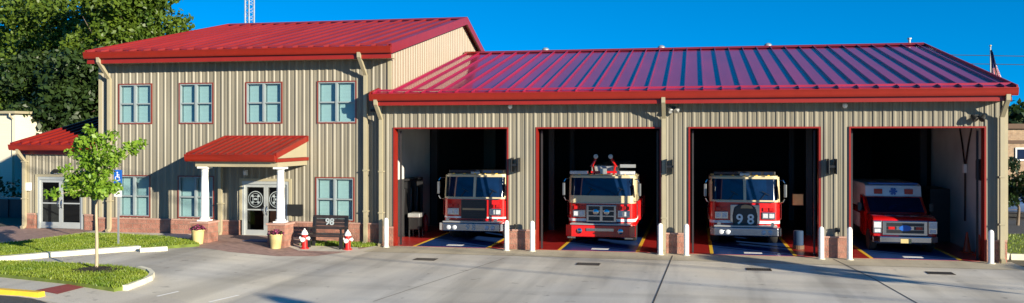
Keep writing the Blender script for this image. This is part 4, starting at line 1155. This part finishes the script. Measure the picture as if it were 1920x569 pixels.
tree('tree', 'big dark tree above the left wing roof', at(122, 30), 17.5, 5.4, 3.0, 120, 280, .18, LEAFBIG, BARK, .35, GT)
tree('tree', 'tree at the left edge above the neighbouring house', at(2, 34), 16.6, 5.2, 2.0, 110, 280, .18, LEAFBIG, BARK, .32, GT)
tree('tree', 'lower dark tree between the house and the left wing', at(86, 27), 10.5, 4.0, .8, 80, 180, .2, LEAFDARK, BARK, .22, GT)
tree('tree', 'lower dark tree right behind the left wing roof', at(160, 19), 10.0, 3.6, 1.0, 80, 180, .2, LEAFDARK, BARK, .22, GT)
tree('tree', 'dark tree beyond the brick building at the right edge', (24, 42, 0), 6.6, 5.0, 1.0, 70, 110, .30, LEAFDARK, BARK, .25)
tree('tree', 'dark tree further right beyond the brick building', (33, 44, 0), 7.2, 5.0, 1.0, 60, 110, .30, LEAFDARK, BARK, .25)
tree('shrub', 'small leafy shrub before the brick building at the right edge', (px(1908, 13), 13, 0), 3.0, 1.2, .6, 26, 90, .10, LEAFDARK, BARK, .06, category='shrub')
# the young tree on the island
o = thing('young_tree', 'young slender tree with bright green leaves on the mulched island', 'tree', (tx, ty, gz(tx) + LZ))
zc = ty
s_px = dep(tx, ty) / F
def yt(u, v, dy=0.0): return Vector(((u - 181) * s_px, dy, (508 - v) * s_px))
t = MB(); t.tube([(0, 0, -.05), (.01, 0, .8), (-.01, 0, 1.6), yt(181, 370), yt(180, 320), yt(178, 280, .05), yt(181, 250)], [.048, .042, .036, .033, .026, .016, .006], 10)
limbs = [((180, 372), (150, 345), (118, 335)), ((180, 368), (196, 356), (212, 352)), ((180, 350), (152, 318), (122, 298)), ((180, 345), (208, 318), (238, 290)), ((180, 330), (160, 290), (140, 268)),
         ((180, 325), (198, 285), (206, 248)), ((180, 318), (185, 280), (192, 262)), ((181, 335), (220, 300), (255, 268)), ((180, 360), (165, 355), (135, 362)), ((180, 360), (200, 360), (225, 358))]
cl = []
for k, l in enumerate(limbs):
    dy = rng.uniform(-.75, .75); p = [yt(*l[0]), yt(*l[1], dy * .5), yt(*l[2], dy)]
    t.tube(p, [.017, .011, .004], 6)
    for q in (.25, .5, .75, 1.0):
        c = (p[0] * (1 - q) ** 2 + p[1] * 2 * q * (1 - q) + p[2] * q * q)
        cl.append((c + Vector((rng.uniform(-.1, .1), rng.uniform(-.15, .15), rng.uniform(-.05, .1))), rng.uniform(.18, .30) * (1.15 - .35 * q), 62))
for c in ((165, 330), (200, 335), (180, 300), (150, 345), (175, 350), (205, 355), (162, 285), (195, 275), (140, 325)):
    cl.append((yt(*c, rng.uniform(-.5, .5)), .28, 70))
for c in ((120, 337), (132, 318), (146, 300), (142, 360), (128, 350), (238, 288), (252, 272), (232, 348), (206, 254), (182, 262), (218, 300)):
    cl.append((yt(*c, rng.uniform(-.4, .4)), .22, 48))
t.build('trunk', BARKPALE, o, smooth=True)
lv = MB(); leaves(lv, cl, .068, .2); lv.build('crown', LEAFYOUNG, o, fix=False)

# street trees standing right of the picture along the street; their shade reaches the driveway
tree('street_tree', 'narrow street tree right of the driveway', (19.3, -14.2, 0), 6.0, .8, 4.1, 34, 170, .13, LEAFYOUNG, BARK, .08)
tree('street_tree', 'round street tree at the right edge of the driveway', (25.0, -12.0, 0), 4.6, 1.3, 2.5, 40, 110, .14, LEAFYOUNG, BARK, .12)
tree('street_tree', 'wide street tree near the kerb right of the photographer', (16.0, -29.6, 0), 8.0, .7, 6.8, 22, 90, .16, LEAFYOUNG, BARK, .14)
# utility poles and lines along the street (outside the frame)
for x, y in ((60, -35.1), (-62, .7)):
    o = thing('utility_pole', 'wooden utility pole at the %s end of the street lines' % ('right' if x > 0 else 'left'), 'utility pole', (x, y, 0), group='utility poles along the street')
    MB().lathe([(0, 0), (.17, 0), (.12, 11.4), (0, 11.4)], n=12).build('pole', BARK, o); MB().box(-.06, .06, -1.2, 1.2, 10.7, 10.85).build('crossarm', BARK, o)
for k, (dy, z, r_) in enumerate(((0, 10.9, .04), (.9, 10.9, .02), (.2, 8.6, .03))):
    t = MB(); t.tube([(-62 + 122 * q / 12, .7 - 35.8 * q / 12 + dy, z - 1.0 * (1 - (2 * q / 12 - 1) ** 2)) for q in range(13)], r_, 6)
    tag(t.build('utility_cable', BLACK), ['thick top utility cable on the street side', 'thin top utility cable nearer the fire station', 'low utility cable below the crossarms'][k], 'cable', 'utility cables along the street')

# ------------------------------------------------------------------ things beyond
# antenna mast
mx_, my_ = px(467, 24), 24
o = thing('antenna_mast', 'slim grey lattice antenna mast rising behind the office roof', 'antenna mast', (mx_, my_, 0))
legs = [Vector((-.24, -.1, 0)), Vector((.08, -.16, 0)), Vector((.26, .2, 0))]
for l in legs: MB().tube([l, l + Vector((0, 0, 21))], .05, 6).build('leg', GALV, o)
t = MB()
for k in range(40):
    for a, b in ((0, 1), (1, 2), (2, 0)):
        t.tube([legs[a] + Vector((0, 0, k * .52)), legs[b] + Vector((0, 0, k * .52 + .26))], .014, 4); t.tube([legs[b] + Vector((0, 0, k * .52 + .26)), legs[a] + Vector((0, 0, k * .52 + .52))], .014, 4)
t.build('lattice', GALV, o)
# flagpole and flag
fx, fy = px(1857, 24), 24
zt_ = pz(88, fx, fy)
o = thing('flagpole', 'slim flagpole behind the right end of the garage roof', 'flagpole', (fx, fy, 0))
MB().lathe([(0, 0), (.06, 0), (.035, zt_), (0, zt_)], n=10).build('pole', GALV, o); MB().lathe([(0, 0), (.06, .03), (.06, .08), (0, .11)], (0, 0, zt_), 10).build('finial', POT, o)
t = MB(); NS, NZ = 13, 10; Hf = 2.1
def fp(i, j):
    q = i / NS; zz = j / NZ
    return (.04 + q * (.08 + .72 * zz ** 1.1), .10 * math.sin(q * 14 + zz * 2), zt_ - .12 - Hf * zz * (.96 + .06 * math.sin(q * 9)) - .22 * q)
for i in range(NS):
    for j in range(NZ):
        mi = 2 if (j < 5 and i < 8) else (0 if i % 2 else 1)
        t.quad(fp(i, j), fp(i + 1, j), fp(i + 1, j + 1), fp(i, j + 1), mi)
fl = t.build('flag', [FLAGRED, ENGWHITE, FLAGBLUE], loc=(fx, fy, 0)); tag(fl, 'striped flag with blue canton hanging limp above the garage roof', 'flag')
# overhead lines beyond the roof at right
for k, v in enumerate((108, 124)):
    y = 30; x0, x1 = px(1700, y), px(2050, y)
    t = MB(); t.tube([(x0 - 40, y, pz(100 + 12 * k, x0, y)), (x0, y, pz(v - 6, x0, y)), (x1, y, pz(v, x1, y)), (x1 + 30, y, pz(v, x1, y))], .022, 5)
    tag(t.build('overhead_wire', STEEL), ['upper thin wire in the sky beside the flag', 'lower thin wire in the sky beside the flag'][k], 'wire', 'thin wires beside the flag')
# neighbouring house on the left
hx = px(28, 15)
o = thing('house', 'cream sided house at the left edge behind a dark hedge', 'house', (hx, 15, 0))
MB().box(-12, 0, 0, 9, 0, 5.35).build('wall', NEIGH, o); MB().box(-12.2, .25, -.3, 9.3, 5.352, 5.5).build('roof', CREAM, o)
t = MB(); t.tube([(-.12, -.28, 5.36), (-.12, -.28, 5.25), (-.08, -.07, 5.0), (-.08, -.07, .2)], .06, 4); t.build('downspout', CREAM, o)
hd = MB(); cl = []
for i in range(40): cl.append(((rng.uniform(-11, 5.5), rng.uniform(-.5, .5), rng.uniform(.3, 1.7)), .7, 90))
leaves(hd, cl, .12); o = hd.build('hedge', LEAFDARK, fix=False, loc=(hx + 1.5, 9.5, 0)); tag(o, 'dark hedge before the cream house at the left edge', 'hedge')
o = thing('rail_fence', 'dark board fence with a teal top rail at the left edge', 'fence', (px(20, 5), 5, 0))
MB().box(-9, 2.2, 0, .06, .1, 1.05).build('board_panel', FENCEM, o); MB().box(-9, 2.25, -.03, .09, 1.052, 1.14).build('top_rail', TEAL, o)
for k in range(6): MB().box(-8.8 + k * 2.15, -8.68 + k * 2.15, -.08, -.002, 0, 1.05).build('post', FENCEM, o)
# things at the right edge
o = thing('brick_building', 'low tan brick building beyond the lawn at the right edge', 'building', (px(1885, 28), 28, 0))
t = MB(); t.box(-2, 22, 0, 12, 0, 4.45); t.build('wall', TANBRICK, o); MB().box(-2.2, 22.2, -.2, 12.2, 4.452, 4.75).build('roof', BROWN, o); MB().box(-2, 22, -.05, -.002, 3.55, 3.75).build('band', BROWN, o)
for k in range(4):
    w_ = MB().box(.55 + k * 4, 2.6 + k * 4, -.06, -.003, 2.5, 3.3).build('window', WHITE, o); MB().box(.65 + k * 4, 2.5 + k * 4, -.075, -.062, 2.6, 3.2).build('pane', VGLASS, w_)
def parked_car(x, y, rz, label, paint):
    o = thing('parked_car', label, 'car', (x, y, 0), rz)
    t = MB(); t.prism([(-2.2, .35), (-2.25, .75), (-1.3, .9), (1.9, .95), (2.2, .85), (2.2, .35)], -.88, .88, 'y'); t.build('body', paint, o, bevel=.05, smooth=True)
    t = MB(); t.prism([(-1.2, .9), (-.5, 1.42), (1.1, 1.45), (1.85, .93)], -.78, .78, 'y'); t.build('cabin', VGLASS, o, bevel=.04, smooth=True)
    MB().box(-.45, 1.05, -.72, .72, 1.43, 1.47).build('roof', paint, o, bevel=.01)
    for xx in (-1.4, 1.35):
        for s in (-1, 1):
            MB().lathe([(0, -.1), (.32, -.1), (.32, .1), (0, .1)], n=16, axis='y').build('wheel', RUBBER, o, loc=(xx, s * .82, .32))
parked_car(px(1905, 18), 18, R(80), 'silver blue car parked beyond the grass at the right edge', M('car_blue', (.10, .16, .30), .3, coat=.5))
